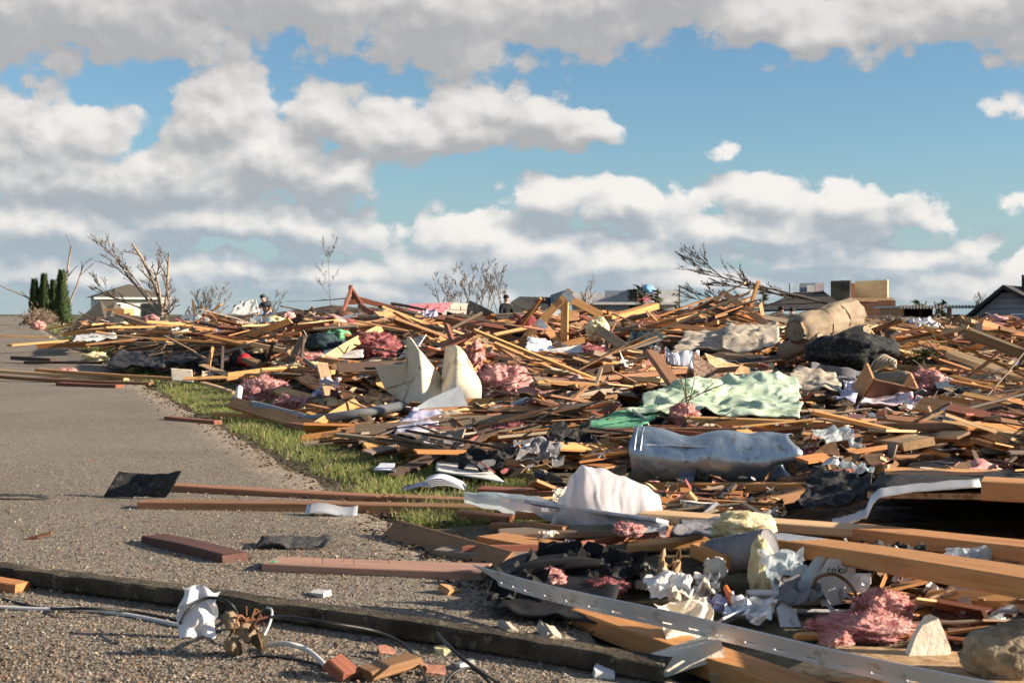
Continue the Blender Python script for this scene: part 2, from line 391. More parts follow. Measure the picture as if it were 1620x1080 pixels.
mat('old_timber', (.040, .031, .022), (.105, .085, .056), 9, .95, 1.0, 90, c3=(.15, .135, .085), s3=30, dist=.015)
# clear sheet plastic and the thin carrier bag
def film(name, col, clear, rough):
    m, t, b = new_mat(name)
    pos = geo_pos(t); b.inputs['Base Color'].default_value = (*col, 1); b.inputs['Roughness'].default_value = rough
    b.inputs['Specular IOR Level'].default_value = .6
    tr = t.nodes.new('ShaderNodeBsdfTransparent'); tl = t.nodes.new('ShaderNodeBsdfTranslucent'); tl.inputs[0].default_value = (*col, 1)
    m1 = t.nodes.new('ShaderNodeMixShader'); m1.inputs[0].default_value = .45
    t.links.new(b.outputs[0], m1.inputs[1]); t.links.new(tl.outputs[0], m1.inputs[2])
    m2 = t.nodes.new('ShaderNodeMixShader'); m2.inputs[0].default_value = clear
    t.links.new(m1.outputs[0], m2.inputs[1]); t.links.new(tr.outputs[0], m2.inputs[2])
    t.links.new(m2.outputs[0], t.nodes['Material Output'].inputs[0])
    bump(t, b, tnoise(t, pos, 30, 4), .3, .01)
film('bag_film', (.82, .79, .80), .24, .3); film('clear_film', (.62, .70, .74), .45, .12)
# conifer foliage
mat('evergreen', (.022, .05, .018), (.06, .095, .028), 9, .8, .3, 40, c3=(.13, .10, .04), s3=16)
mat('needles', (.03, .045, .02), (.07, .08, .035), 9, .85, 0)

# ================================================================ shape makers
class MB:
    def __init__(s): s.v, s.f, s.t, s.b = [], [], [], []
    def add(s, v, f, tint=None, bc=None):
        n = len(s.v); s.v += [tuple(q) for q in v]; s.f += [tuple(i + n for i in g) for g in f]
        if tint is not None: s.t += [tint] * len(v)
        if bc is not None: s.b += [tuple(q) for q in bc]
    def build(s, name, m=None, parent=None, smooth_=False):
        return mesh_obj(name, s.v, s.f, MATS[m] if m else None, parent, s.t or None, s.b or None, smooth_)
def board_geo(L, w, t, rng, segs=4, bow=.006, jag=(0, 0), ch=.0035):
    """verts along x from -L/2; eight-sided section with small chamfers; ends may be splintered"""
    a, b, c = w / 2, t / 2, min(ch, t * .2)
    sec = [(-a, -b + c), (-a + c, -b), (a - c, -b), (a, -b + c), (a, b - c), (a - c, b), (-a + c, b), (-a, b - c)]
    if ch <= 0: sec = [(-a, -b), (a, -b), (a, b), (-a, b)]
    k = len(sec); v = []; b1, b2, tw = rng.uniform(-bow, bow) * L, rng.uniform(-bow, bow) * L, rng.uniform(-.04, .04)
    ph = rng.uniform(0, 6)
    for i in range(segs + 1):
        s_ = i / segs; x = (s_ - .5) * L; q = math.sin(math.pi * s_)
        for (yy, zz) in sec:
            dx = 0
            if i == 0 and jag[0]: dx = jag[0] * (.5 + .5 * math.sin(yy / w * 9 + ph)) * rng.uniform(.2, 1)
            if i == segs and jag[1]: dx = -jag[1] * (.5 + .5 * math.sin(yy / w * 8 + ph + 2)) * rng.uniform(.2, 1)
            th = tw * (s_ - .5); y2 = yy * math.cos(th) - zz * math.sin(th); z2 = yy * math.sin(th) + zz * math.cos(th)
            v.append((x + dx, y2 + q * b1, z2 + q * b2))
    f = []
    for i in range(segs):
        for j in range(k):
            j2 = (j + 1) % k; f.append((i * k + j, i * k + j2, (i + 1) * k + j2, (i + 1) * k + j))
    f.append(tuple(reversed(range(k)))); f.append(tuple(segs * k + j for j in range(k)))
    return v, f
def frame(p0, p1, roll=0):
    d = (p1 - p0).normalized()
    side = Vector((0, 0, 1)).cross(d)
    if side.length < 1e-4: side = Vector((0, 1, 0))
    side.normalize(); up = d.cross(side)
    c, s = math.cos(roll), math.sin(roll)
    y = side * c + up * s; z = d.cross(y)
    M = Matrix((d, y, z)).transposed().to_4x4(); M.translation = (p0 + p1) / 2
    return M
TONES = {'pale': (.63, .41, .21), 'honey': (.58, .315, .125), 'orange': (.51, .235, .08), 'brown': (.27, .14, .07), 'reddish': (.27, .10, .06), 'dark': (.075, .048, .033), 'grey': (.25, .195, .14)}
TONE_WORD = {'pale': 'pale yellow', 'honey': 'honey coloured', 'orange': 'orange brown', 'brown': 'brown', 'reddish': 'reddish brown', 'dark': 'dark brown', 'grey': 'weathered greyish'}
def tone(rng, k):
    c = TONES[k]; f = rng.uniform(.82, 1.15); g = rng.uniform(.94, 1.06)
    return (c[0] * f, c[1] * f * g, c[2] * f * g * rng.uniform(.9, 1.1))
BRNG = random.Random(5)
def board(p0, p1, w=.089, t=.038, roll=0, tn='honey', name='lumber_board', jag=(0, 0), segs=4, bow=.006, parent=None, m='wood'):
    L = (p1 - p0).length
    v, f = board_geo(L, w, t, BRNG, segs, bow, jag)
    o_ = (BRNG.uniform(0, 50), BRNG.uniform(0, 5), BRNG.uniform(0, 5))
    bc = [(a + o_[0], b + o_[1], c + o_[2]) for a, b, c in v]
    o = mesh_obj(name, v, f, MATS[m], None, tone(BRNG, tn) if isinstance(tn, str) else tn, bc)
    o.matrix_basis = frame(p0, p1, roll)
    if parent: o.parent = parent; o.matrix_parent_inverse = parent.matrix_basis.inverted()
    return o
def grid(name, n, m, fn, matname, th=0, parent=None, smooth_=True, sub=0, tint=None):
    v = [fn(i / n, j / m) for j in range(m + 1) for i in range(n + 1)]
    f = [(j * (n + 1) + i, j * (n + 1) + i + 1, (j + 1) * (n + 1) + i + 1, (j + 1) * (n + 1) + i) for j in range(m) for i in range(n)]
    c = sum((Vector(q) for q in v), Vector()) / len(v)
    if parent: c = Vector()
    o = mesh_obj(name, [Vector(q) - c for q in v], f, MATS[matname], parent, tint, None, smooth_)
    o.location = c
    if th: solid(o, th)
    if sub:
        s_ = o.modifiers.new('smooth', 'SUBSURF'); s_.levels = sub; s_.render_levels = sub
    return o
def fbm(p, o=4):
    return mn.fractal(p, .9, 2.1, o)
def drape(name, quad, matname, amp=.05, freq=3.0, lift=.02, n=36, m=26, th=.006, seed=0, hang=0, ragged=.0, gap=1.0):
    """cloth laid over the heap between four picture corners"""
    q = [S(*c) if len(c) == 2 else P(*c) for c in quad]
    def fn(s, t):
        if ragged:
            s2 = s + ragged * mn.noise((s * 5, t * 5, seed + 9)) ; t2 = t + ragged * mn.noise((s * 5, t * 5, seed + 19))
        else: s2, t2 = s, t
        a = q[0].lerp(q[1], s2); b = q[3].lerp(q[2], s2); p = a.lerp(b, t2)
        z = max(p.z, H(p.x, p.y) * gap) + lift
        w = mn.noise((p.x * freq * .5 + seed, p.y * freq * 1.2, seed))
        rd = 1 - abs(mn.noise((p.x * freq + seed, p.y * freq * .7 + p.x, seed * 1.7))) * 2.6
        r2 = 1 - abs(mn.noise((p.x * freq * 2.3 - p.y * 3, p.y * freq * 1.6 + seed, seed * .7))) * 4
        z += amp * (w * .8 + .7 * max(0, rd) ** 1.5 + .16 * max(0, r2) ** 1.5) + amp * .25 * mn.noise((p.x * freq * 4, p.y * freq * 4, seed))
        return (p.x + amp * .6 * mn.noise((p.x * freq * 2, p.y * freq * 2, seed + 3)), p.y, z)
    return grid(name, n, m, fn, matname, th)
ICO = {}
def ico(sub):
    if sub not in ICO:
        bm = bmesh.new(); bmesh.ops.create_icosphere(bm, subdivisions=sub, radius=1)
        ICO[sub] = ([v.co.copy() for v in bm.verts], [tuple(v.index for v in f.verts) for f in bm.faces]); bm.free()
    return ICO[sub]
def blob_geo(size, seed, sub=4, lump=.38, fine=.16, freq=1.5):
    v, f = ico(sub); out = []
    for p in v:
        k = 1 + lump * fbm(p * freq + Vector((seed, seed * 2.3, 0)), 3)
        r = 1 - abs(mn.noise(p * freq * 3.1 + Vector((seed * 1.1, 4, seed)))) * 2
        k += fine * r + fine * .7 * mn.noise(p * freq * 8 + Vector((seed, 0, 7)))
        out.append(Vector((p.x * size[0] * k, p.y * size[1] * k, p.z * size[2] * k)))
    return out, f
def blob(name, loc, size, matname, seed, sub=4, lump=.38, fine=.16, freq=1.5, rot=0, parent=None, fuzz=0):
    v, f = blob_geo(size, seed, sub, lump, fine, freq); f = list(f)
    if fuzz:                                   # loose fibres standing off the wool
        b_ = random.Random(int(seed * 7)); nv = len(v); sc_ = (size[0] + size[1] + size[2]) / 3
        for _ in range(fuzz):
            p = v[b_.randrange(nv)]; q = p.normalized() * sc_ * b_.uniform(.01, .07) + Vector((b_.gauss(0, 1), b_.gauss(0, 1), b_.gauss(0, 1))) * sc_ * .10
            w = Vector((b_.gauss(0, 1), b_.gauss(0, 1), b_.gauss(0, 1))).normalized() * sc_ * b_.uniform(.006, .018); k = len(v)
            v += [p * .97 - w, p * .97 + w, p + q * .6 + w * .8, p + q]; f += [(k, k + 1, k + 2), (k, k + 2, k + 3)]
    o = mesh_obj(name, v, f, MATS[matname], parent, smooth_=True)
    o.location = loc; o.rotation_euler = (0, 0, rot)
    return o
def catmull(pts, k=6):
    pts = [Vector(p) for p in pts]; out = []
    for i in range(len(pts) - 1):
        a, b, c, d = pts[max(0, i - 1)], pts[i], pts[i + 1], pts[min(len(pts) - 1, i + 2)]
        for j in range(k):
            t = j / k
            out.append(.5 * ((2 * b) + (c - a) * t + (2 * a - 5 * b + 4 * c - d) * t * t + (3 * b - a - 3 * c + d) * t ** 3))
    return out + [pts[-1]]
def tube_geo(pts, rad, n=8):
    pts = [Vector(p) for p in pts]; v, f = [], []
    ref = Vector((0, 0, 1))
    for i, p in enumerate(pts):
        d = (pts[min(i + 1, len(pts) - 1)] - pts[max(i - 1, 0)]).normalized()
        s = d.cross(ref)
        if s.length < .05: s = d.cross(Vector((1, 0, 0)))
        s.normalize(); u_ = s.cross(d)
        r = rad[i] if isinstance(rad, (list, tuple)) else rad
        for j in range(n):
            a = 2 * math.pi * j / n; v.append(p + s * (math.cos(a) * r) + u_ * (math.sin(a) * r))
    for i in range(len(pts) - 1):
        for j in range(n):
            f.append((i * n + j, i * n + (j + 1) % n, (i + 1) * n + (j + 1) % n, (i + 1) * n + j))
    f.append(tuple(range(n))); f.append(tuple(reversed([(len(pts) - 1) * n + j for j in range(n)])))
    return v, f
def tube(name, pts, rad, matname, n=8, parent=None, k=6):
    if k > 1:
        if isinstance(rad, (list, tuple)):
            rad = [rad[min(i // k, len(rad) - 1)] + (rad[min(i // k + 1, len(rad) - 1)] - rad[min(i // k, len(rad) - 1)]) * (i % k) / k for i in range((len(pts) - 1) * k + 1)]
        pts = catmull(pts, k)
    v, f = tube_geo(pts, rad, n)
    c = Vector() if parent else v[0].copy()
    o = mesh_obj(name, [q - c for q in v], f, MATS[matname], parent, smooth_=True); o.location = c
    return o
def poly_slab(name, pts, th, matname, loc, rot, rng=None, bend=0, parent=None, tint=None):
    """a flat broken piece: outline in its own plane, given thickness, bent a little"""
    n = len(pts); c = (sum(p[0] for p in pts) / n, sum(p[1] for p in pts) / n)
    v, f = [], []
    z = lambda x, y: bend * (x * x - .3 * y * x)
    for s in (-.5, .5):
        v.append((c[0], c[1], z(*c) + s * th))
        for k in (.5, 1.0):
            for x, y in pts:
                xx, yy = c[0] + (x - c[0]) * k, c[1] + (y - c[1]) * k
                v.append((xx, yy, z(xx, yy) + s * th))
    h = 2 * n + 1
    for i in range(n):
        j = (i + 1) % n
        f += [(0, 1 + j, 1 + i), (1 + i, 1 + j, 1 + n + j, 1 + n + i), (h, h + 1 + i, h + 1 + j), (h + 1 + j, h + 1 + i, h + 1 + n + i, h + 1 + n + j),
              (1 + n + i, 1 + n + j, h + 1 + n + j, h + 1 + n + i)]
    o = mesh_obj(name, v, f, MATS[matname], parent, tint); o.location = loc; o.rotation_euler = rot
    return o
def ragged(rng, w, h, n=9, j=.22):
    """outline of a torn rectangle"""
    out = []
    per = [(-.5, -.5), (.5, -.5), (.5, .5), (-.5, .5)]
    for k in range(4):
        a, b = per[k], per[(k + 1) % 4]; m_ = max(1, n // 4)
        for i in range(m_):
            t = i / m_
            out.append(((a[0] + (b[0] - a[0]) * t + rng.uniform(-j, j) * (.5 if i else 1)) * w, (a[1] + (b[1] - a[1]) * t + rng.uniform(-j, j) * (.5 if i else 1)) * h))
    return out
def box_geo(x0, x1, y0, y1, z0, z1):
    v = [(x, y, z) for z in (z0, z1) for y in (y0, y1) for x in (x0, x1)]
    return v, [(0, 2, 3, 1), (4, 5, 7, 6), (0, 1, 5, 4), (2, 6, 7, 3), (0, 4, 6, 2), (1, 3, 7, 5)]
def box(name, b, matname, parent=None, loc=None, rotz=0):
    v, f = box_geo(*b); o = mesh_obj(name, v, f, MATS[matname], parent)
    if loc is not None: o.location = loc
    o.rotation_euler.z = rotz
    return o
def roll_obj(name, p0, p1, r, matname, seed, wr=.05, n=40, m=26, flat=.9, parent=None, endmat=None, squeeze=(), dome=.0, crush=0):
    """a rolled sheet: wrinkled cylinder with a coiled end"""
    v, f = [], []; L = (p1 - p0).length
    for i in range(m + 1):
        s = i / m
        for j in range(n):
            a = 2 * math.pi * j / n
            k = 1 + wr * mn.noise((math.cos(a) * 1.3, math.sin(a) * 1.3, s * L / r * .9 + seed)) + wr * .5 * mn.noise((math.cos(a) * 4, math.sin(a) * 4, s * 6 + seed))
            for sq, dp in squeeze: k -= dp * math.exp(-((s - sq) / .035) ** 2)
            if i in (0, m): k *= .965
            e_ = min(s, 1 - s) / dome if dome else 1
            if e_ < 1: k *= math.sqrt(max(.5, 1 - .5 * (1 - e_) ** 3))
            if crush: k *= 1 - crush * (1 - sst(0, .4, s)); 
            v.append(Vector(((s - .5) * L, math.cos(a) * r * k, math.sin(a) * r * k * flat)))
    for i in range(m):
        for j in range(n): f.append((i * n + j, i * n + (j + 1) % n, (i + 1) * n + (j + 1) % n, (i + 1) * n + j))
    # coiled ends: rings stepping in and out
    for end, base, sg in ((0, 0, -1), (m, m * n, 1)):
        prev = [base + j for j in range(n)]
        for q in range(1, 7):
            rr_ = .965 * (1 - q / 6.6); dx = ((-.035 if q % 2 else .0) * r * 2 * sg) if not dome else .012 * q * r * sg
            cur = []
            for j in range(n):
                src = v[base + j]; v.append(Vector((src.x + dx, src.y * rr_, src.z * rr_))); cur.append(len(v) - 1)
            for j in range(n):
                g = (prev[j], prev[(j + 1) % n], cur[(j + 1) % n], cur[j]); f.append(g if sg < 0 else g[::-1])
            prev = cur
        f.append(tuple(prev) if sg > 0 else tuple(prev[::-1]))
    o = mesh_obj(name, v, f, MATS[matname], parent, smooth_=True)
    o.matrix_basis = frame(p0, p1)
    return o

def crumple(name, p, w, h, matname, seed, th=.001, tilt=0, rot=0):
    """a torn, crumpled sheet lying or caught in the heap"""
    c_, s_ = math.cos(rot), math.sin(rot)
    def fn(a, b):
        e = .22 * mn.noise((a * 4, b * 4, seed + 5)); a2, b2 = a + e * .5, b + .22 * mn.noise((a * 4, b * 4, seed + 15)) * .6
        x, y = (a2 - .5) * w, (b2 - .5) * h; k = min(w, h)
        r = 1 - abs(mn.noise((a * 2.2 + seed, b * 2.2, seed))) * 2.5; r2 = mn.noise((a * 5 + seed, b * 5, seed * 1.3)); r3 = mn.noise((a * 11, b * 11 + seed, seed))
        z = k * (.30 * max(0, r) + .16 * r2 + .07 * r3); x += k * .12 * r2; y2 = y * math.cos(tilt) - z * math.sin(tilt); z = y * math.sin(tilt) + z * math.cos(tilt) + abs(math.sin(tilt)) * h * .4
        return (p.x + x * c_ - y2 * s_, p.y + x * s_ + y2 * c_, p.z + z + .01)
    return grid(name, 15, 12, fn, matname, th, smooth_=False)

# ================================================================ the setting
rng = random.Random(11)
kind(box('ground', (-3000, 3000, -200, 5000, -.30, -.06), 'lawn'), 'structure')
# road sheet: uneven right edge
v, f = [], []
ys = [-30 + i * .5 for i in range(60)] + [0 + i * .12 for i in range(210)] + [25.2 + i * 3 for i in range(160)]
for y in ys:
    xe = ROAD_A - ROAD_B * y + .09 * mn.noise((y * 1.3, 1, 0)) + .05 * mn.noise((y * 5, 2, 0))
    for k, x in enumerate((xe - 8.5, xe - 5, xe - 2.5, xe - .9, xe - .25, xe, xe + .05)):
        v.append((x, y, .012 * mn.noise((x * .4, y * .4, 0)) * (1 if k < 5 else .3) - (.0 if k < 6 else .06)))
for i in range(len(ys) - 1):
    for k in range(6): f.append((i * 7 + k, i * 7 + k + 1, i * 7 + 8 + k, i * 7 + 7 + k))
kind(mesh_obj('road', v, f, MATS['asphalt'], smooth_=True), 'structure')
# verge: bare soil lip and turf
v, f = [], []
ys = [-2 + i * .15 for i in range(190)] + [26.5 + i * 2.0 for i in range(60)]
NE = 14
for y in ys:
    for k in range(NE):
        e = -.08 + k * .16 + (k > 10) * (k - 10) * 1.5
        x = ROAD_A - ROAD_B * y + e
        v.append((x, y, -.025 + .03 * sst(-.05, .45, e) + .022 * mn.noise((x * 3, y * 3, 5)) * sst(0, .4, e) + .008 * mn.noise((x * 14, y * 14, 5))))
for i in range(len(ys) - 1):
    for k in range(NE - 1): f.append((i * NE + k, i * NE + k + 1, i * NE + NE + k + 1, i * NE + NE + k))
kind(mesh_obj('verge', v, f, MATS['soil'], smooth_=True), 'structure')
# grass blades
mb = MB()
def blades(n, y0, y1, e0, e1, hh, wd):
    for _ in range(n):
        y = y0 + (y1 - y0) * rng.random() ** 1.4; e = rng.uniform(e0, e1); x = ROAD_A - ROAD_B * y + e
        dens = sst(e0 - .02, e0 + .22, e + .18 * mn.noise((x * 2.5, y * 2.5, 1)))
        if rng.random() > dens * (.55 + .45 * sst(-.3, .2, mn.noise((x * 1.7, y * 1.7, 9)))): continue
        h = hh * rng.uniform(.45, 1.15); a = rng.uniform(0, 6.28); ln = rng.uniform(.1, .9) * h; w = wd * rng.uniform(.6, 1.2)
        dx, dy = math.cos(a), math.sin(a); q = rng.uniform(0, 6.28); wx, wy = math.cos(q) * w, math.sin(q) * w
        z = -.01
        g = rng.random()
        c = (.22, .27, .065) if g < .52 else (.32, .34, .11) if g < .78 else (.46, .40, .21) if g < .93 else (.13, .18, .04)
        k = rng.uniform(.7, 1.25)
        mb.add([(x - wx, y - wy, z), (x + wx, y + wy, z), (x + dx * ln * .35 + wx * .7, y + dy * ln * .35 + wy * .7, z + h * .6), (x + dx * ln * .35 - wx * .7, y + dy * ln * .35 - wy * .7, z + h * .6), (x + dx * ln, y + dy * ln, z + h)],
               [(0, 1, 2, 3), (3, 2, 4)], tuple(q_ * k for q_ in c))
blades(60000, 5.25, 15, .05, 1.10, .048, .0021)
blades(14000, 15, 40, .05, 1.9, .06, .005)
blades(6000, 40, 120, .1, 5.0, .12, .012)
g = kind(mb.build('grass', 'grass_blade'), 'stuff'); g['label'] = 'short green turf along the road edge, strewn with splinters'
# leaf litter and dirt crumbs along the lip, loose stones on the road
mb = MB()
def chip(mb, x, y, z, r, rng, c, flat=.35):
    a = rng.uniform(0, 6.28); n = rng.choice((3, 4, 5)); pts = [(math.cos(a + i * 6.283 / n) * r * rng.uniform(.6, 1.2), math.sin(a + i * 6.283 / n) * r * rng.uniform(.5, 1.1)) for i in range(n)]
    tx, ty = rng.uniform(-.6, .6), rng.uniform(-.6, .6)
    lo = [(x + p[0], y + p[1], z + tx * p[0] + ty * p[1]) for p in pts]; hi = [(q[0] + r * .1, q[1], q[2] + r * flat) for q in lo]
    mb.add(lo + hi, [tuple(range(n, 2 * n))] + [(i, (i + 1) % n, n + (i + 1) % n, n + i) for i in range(n)], c)
LC = [(.11, .06, .03), (.06, .04, .025), (.20, .12, .06), (.035, .025, .02), (.26, .19, .11)]
for _ in range(2000):
    y = 4 + 18 * rng.random() ** 1.5; e = rng.gauss(.0, .09); x = ROAD_A - ROAD_B * y + e
    chip(mb, x, y, .006 + (.02 if e > .1 else 0), rng.uniform(.003, .012), rng, rng.choice(LC))
l = kind(mb.build('leaf_litter', 'leaf'), 'stuff'); l['label'] = 'dark leaf litter and crumbs along the broken road edge'
mb = MB()
GC = [(.30, .25, .19), (.22, .17, .12), (.11, .085, .06), (.36, .32, .27), (.25, .15, .10), (.33, .26, .18), (.17, .13, .10)]
for _ in range(26000):
    if rng.random() < .78:
        px, py = rng.uniform(-60, 900), 700 + 400 * rng.random() ** .7
        q = G(px, py)
    else:                                   # thicker crumbs by the fallen timbers
        px, py = rng.gauss(640, 170), rng.gauss(940, 60)
        if py < 800: continue
        q = G(px, py)
    if edge(q.x, q.y) > .1 and q.y > 5: continue
    chip(mb, q.x, q.y, .004, rng.uniform(.0015, .0042) * (1.7 if rng.random() < .05 else 1), rng, rng.choice(GC), .7)
l = kind(mb.build('gravel', 'scrap'), 'stuff'); l['label'] = 'loose stones and crumbs scattered on the road'
# the body of the heap
nx, ny = 150, 190
v, f, ok = [], [], []
for j in range(ny + 1):
    y = 2.6 * (100 / 2.6) ** (j / ny)
    for i in range(nx + 1):
        x = (-.62 + 1.34 * i / nx) * (y + 2.5)
        h = H(x, y)
        v.append((x, y, h - .05 + (.09 * fbm(Vector((x * 4, y * 4, 2)), 4)) * min(1, h * 6) * min(1, .4 + y / 14)))
        ok.append(edge(x, y) > (.35 if y > 5.2 else .05))
for j in range(ny):
    for i in range(nx):
        a = j * (nx + 1) + i; q = (a, a + 1, a + nx + 2, a + nx + 1)
        if all(ok[k] for k in q): f.append(q)
o = kind(mesh_obj('rubble', v, f, MATS['rubble']), 'stuff'); o['label'] = 'low heap of crushed house rubble beneath the loose debris'

# ================================================================ far things
def house_box(parent, name, x0, x1, y0, y1, z0, z1, m): return box(name, (x0, x1, y0, y1, z0, z1), m, parent)
def prism(name, pts, faces, m, parent): return mesh_obj(name, pts, faces, MATS[m], parent)
def window(parent, x0, x1, z0, z1, y, fm='white_wall'):
    w = box('window', (x0, x1, y - .05, y + .05, z0, z1), fm, parent)
    box('pane', (x0 + .08, x1 - .08, y - .058, y - .02, z0 + .08, z1 - .08), 'dark_glass', w)
    return w
# hip roofed house behind the broken tree
d = 150.0; s = d / F
h = empty('house', P(218, 497, d) - Vector((0, 0, CAM_H)))
X0, X1 = -60 * s, 42 * s
ev = CAM_H + 27 * s; rd = CAM_H + 48 * s
for k in range(8):           # lap siding, board by board
    z0 = k * ev / 8
    box('siding_board', (X0, X1, -.02 * k % .03, 6, z0, z0 + ev / 8 - .03), 'white_wall', h)
o_ = .5
prism('roof', [(X0 - o_, -o_, ev), (X1 + o_, -o_, ev), (X1 + o_, 6.5, ev), (X0 - o_, 6.5, ev), (X0 + 3.4, 3, rd), (X1 - 3.0, 3, rd)] ,
      [(0, 1, 5, 4), (1, 2, 5), (2, 3, 4, 5), (3, 0, 4), (3, 2, 1, 0)], 'roof_shingle', h)
box('fascia', (X0 - o_ - .05, X1 + o_ + .05, -o_ - .1, -o_ - .004, ev - .22, ev - .02), 'white_wall', h)
box('garage_door', (X0 + 4.4, X0 + 6.8, -.08, -.04, 0, ev * .74), 'dark_glass', h)
window(h, X0 + 1.2, X0 + 2.3, ev * .35, ev * .75, -.07)
h.rotation_euler.z = .42
tag(h, 'small white house with brown hip roof behind the bare broken tree', 'house', land='the white hip-roofed house', at=(200, 475))
h = empty('wrecked_house', P(145, 508, 95))
s = 95 / F
prism('roof', [(-30 * s, 0, -.2), (30 * s, -1, -.3), (55 * s, 0, .0), (0 * s, 2, 33 * s), (25 * s, 2, 30 * s), (55 * s, 2, 2 * s)], [(0, 1, 4, 3), (1, 2, 5, 4), (0, 3, 4, 5, 2, 1)], 'roof_shingle', h)
box('wall', (10 * s, 45 * s, 1.0, 3.5, -.5, 20 * s), 'mdf', h)
tag(h, 'collapsed house with sagging shingle roof beside the evergreens', 'house')

# block with pale wall and dark wall left standing, centre
d = 95.; s = d / F
h = empty('wrecked_house', P(970, 497, d) - Vector((0, 0, CAM_H)))
Z = lambda py: CAM_H + (497 - py) * s
X = lambda px: (px - 970) * s
house_box(h, 'wall', X(905), X(958), 0, .3, 0, Z(463), 'white_wall')
house_box(h, 'wall', X(956), X(995), -.8, -.5, 0, Z(460), 'blue_grey_siding')
house_box(h, 'wall', X(994), X(1006), -.9, 2, 0, Z(458), 'dark_roof')
house_box(h, 'wall', X(1030), X(1072), -.6, -.2, 0, Z(459), 'white_wall')
house_box(h, 'wall', X(1006), X(1030), .4, .7, 0, Z(466), 'pink_foam_board')
house_box(h, 'floor_slab', X(900), X(1075), -1.2, 5, Z(482), Z(478), 'white_wall')
blob('tarp', (X(1022), -1.0, Z(458)), (.42, .3, .3), 'light_blue_shirt', 3, 3, parent=h)
tag(h, 'roofless house with grey and white inner walls still standing', 'house', land='the roofless grey and white house', at=(990, 470))
h = empty('collapsed_roof', P(830, 497, 80) - Vector((0, 0, CAM_H)))
s = 80 / F
prism('roof_slope', [(-30 * s, 0, .2), (45 * s, 0, .2), (42 * s, 2, CAM_H + 26 * s), (-8 * s, 2, CAM_H + 27 * s), (-22 * s, 1.4, CAM_H + 18 * s)], [(0, 1, 2, 3, 4)], 'dark_roof', h)
prism('gable', [(45 * s, 0, .2), (66 * s, 1, .2), (66 * s, 1.4, CAM_H + 38 * s), (42 * s, 2, CAM_H + 30 * s)], [(0, 1, 2, 3)], 'blue_grey_siding', h)
for c_ in h.children: solid(c_, .15)
tag(h, 'dark shingled roof lying collapsed behind the timber truss', 'roof')

# right: slate slope, bath block, yellow room
d = 75.; s = d / F
h = empty('wrecked_house', P(1340, 497, d) - Vector((0, 0, CAM_H)))
X = lambda px: (px - 1340) * s
Z = lambda py: CAM_H + (497 - py) * s
def slab4(name, pts, m, th=.1):
    o = prism(name, pts, [(0, 1, 2, 3)], m, h); solid(o, th); return o
slab4('roof_slope', [(X(1195), -1, Z(492)), (X(1330), -1.2, Z(488)), (X(1310), 1, Z(462)), (X(1262), 1, Z(463))], 'dark_roof')
slab4('wall', [(X(1256), 1.2, Z(475)), (X(1256), 1.2, Z(447)), (X(1272), 1.4, Z(446)), (X(1272), 1.4, Z(475))], 'blue_wall')
slab4('wall', [(X(1272), 2.0, Z(470)), (X(1272), 2.0, Z(447)), (X(1302), 2.0, Z(446)), (X(1302), 2.0, Z(470))], 'blue_grey_siding')
box('window', (X(1288), X(1300), 1.85, 1.9, Z(466), Z(450)), 'drywall', h)
slab4('wall', [(X(1303), 2.4, Z(476)), (X(1303), 2.4, Z(446)), (X(1319), 2.4, Z(446)), (X(1319), 2.4, Z(476))], 'floral_cloth')
slab4('wall', [(X(1318), .6, Z(480)), (X(1318), .6, Z(444)), (X(1347), .4, Z(443)), (X(1347), .4, Z(480))], 'shaded_wall')
box('window', (X(1334), X(1345), .2, .3, Z(457), Z(448)), 'dark_glass', h)
slab4('wall', [(X(1348), .4, Z(480)), (X(1348), .4, Z(443)), (X(1366), 3.2, Z(444)), (X(1366), 3.2, Z(480))], 'white_wall')
box('door', (X(1366), X(1374), 2.9, 3.0, Z(478), Z(446)), 'brown_furniture', h)
slab4('wall', [(X(1372), 2.6, Z(482)), (X(1372), 2.6, Z(443)), (X(1411), .8, Z(442)), (X(1411), .8, Z(472))], 'yellow_wall')
slab4('floor_slab', [(X(1340), -.2, Z(474)), (X(1413), -.05, Z(474)), (X(1413), 3.5, Z(473)), (X(1340), 3.5, Z(473))], 'osb', .2)
box('lower_wall', (X(1300), X(1416), -.1, 3.4, 0, Z(475)), 'brown_furniture', h)
tag(h, 'torn open upper room with yellow, white and shade-darkened walls on a slate roof', 'house', land='the torn open yellow room', at=(1370, 460))
# shed with corrugated edge
d = 48.; s = d / F
h = empty('shed', P(1470, 497, d) - Vector((0, 0, CAM_H)))
X = lambda px: (px - 1470) * s
box('roof', (X(1412), X(1535), -.9, 2.5, Z(0) * 0 + CAM_H + 10 * s, CAM_H + 13 * s), 'galvanized', h)
for k in range(24):
    box('roof_rib', (X(1413) + k * .107, X(1413) + k * .107 + .05, -.93, -.905, CAM_H + 8.5 * s, CAM_H + 14.5 * s), 'concrete', h)
box('wall', (X(1416), X(1502), 1.9, 2.0, 0, CAM_H + 9.8 * s), 'brown_furniture', h)
box('wall', (X(1414), X(1420), -.8, 1.9, 0, CAM_H + 9.8 * s), 'mdf', h)
box('post', (X(1488), X(1494), -.8, -.7, 0, CAM_H + 9.8 * s), 'mdf', h)
box('post', (X(1452), X(1456), -.2, -.1, 0, CAM_H + 9.8 * s), 'brown_furniture', h)
tag(h, 'open brown shed under a thin ribbed metal roof', 'shed', land='the open brown shed', at=(1470, 500))
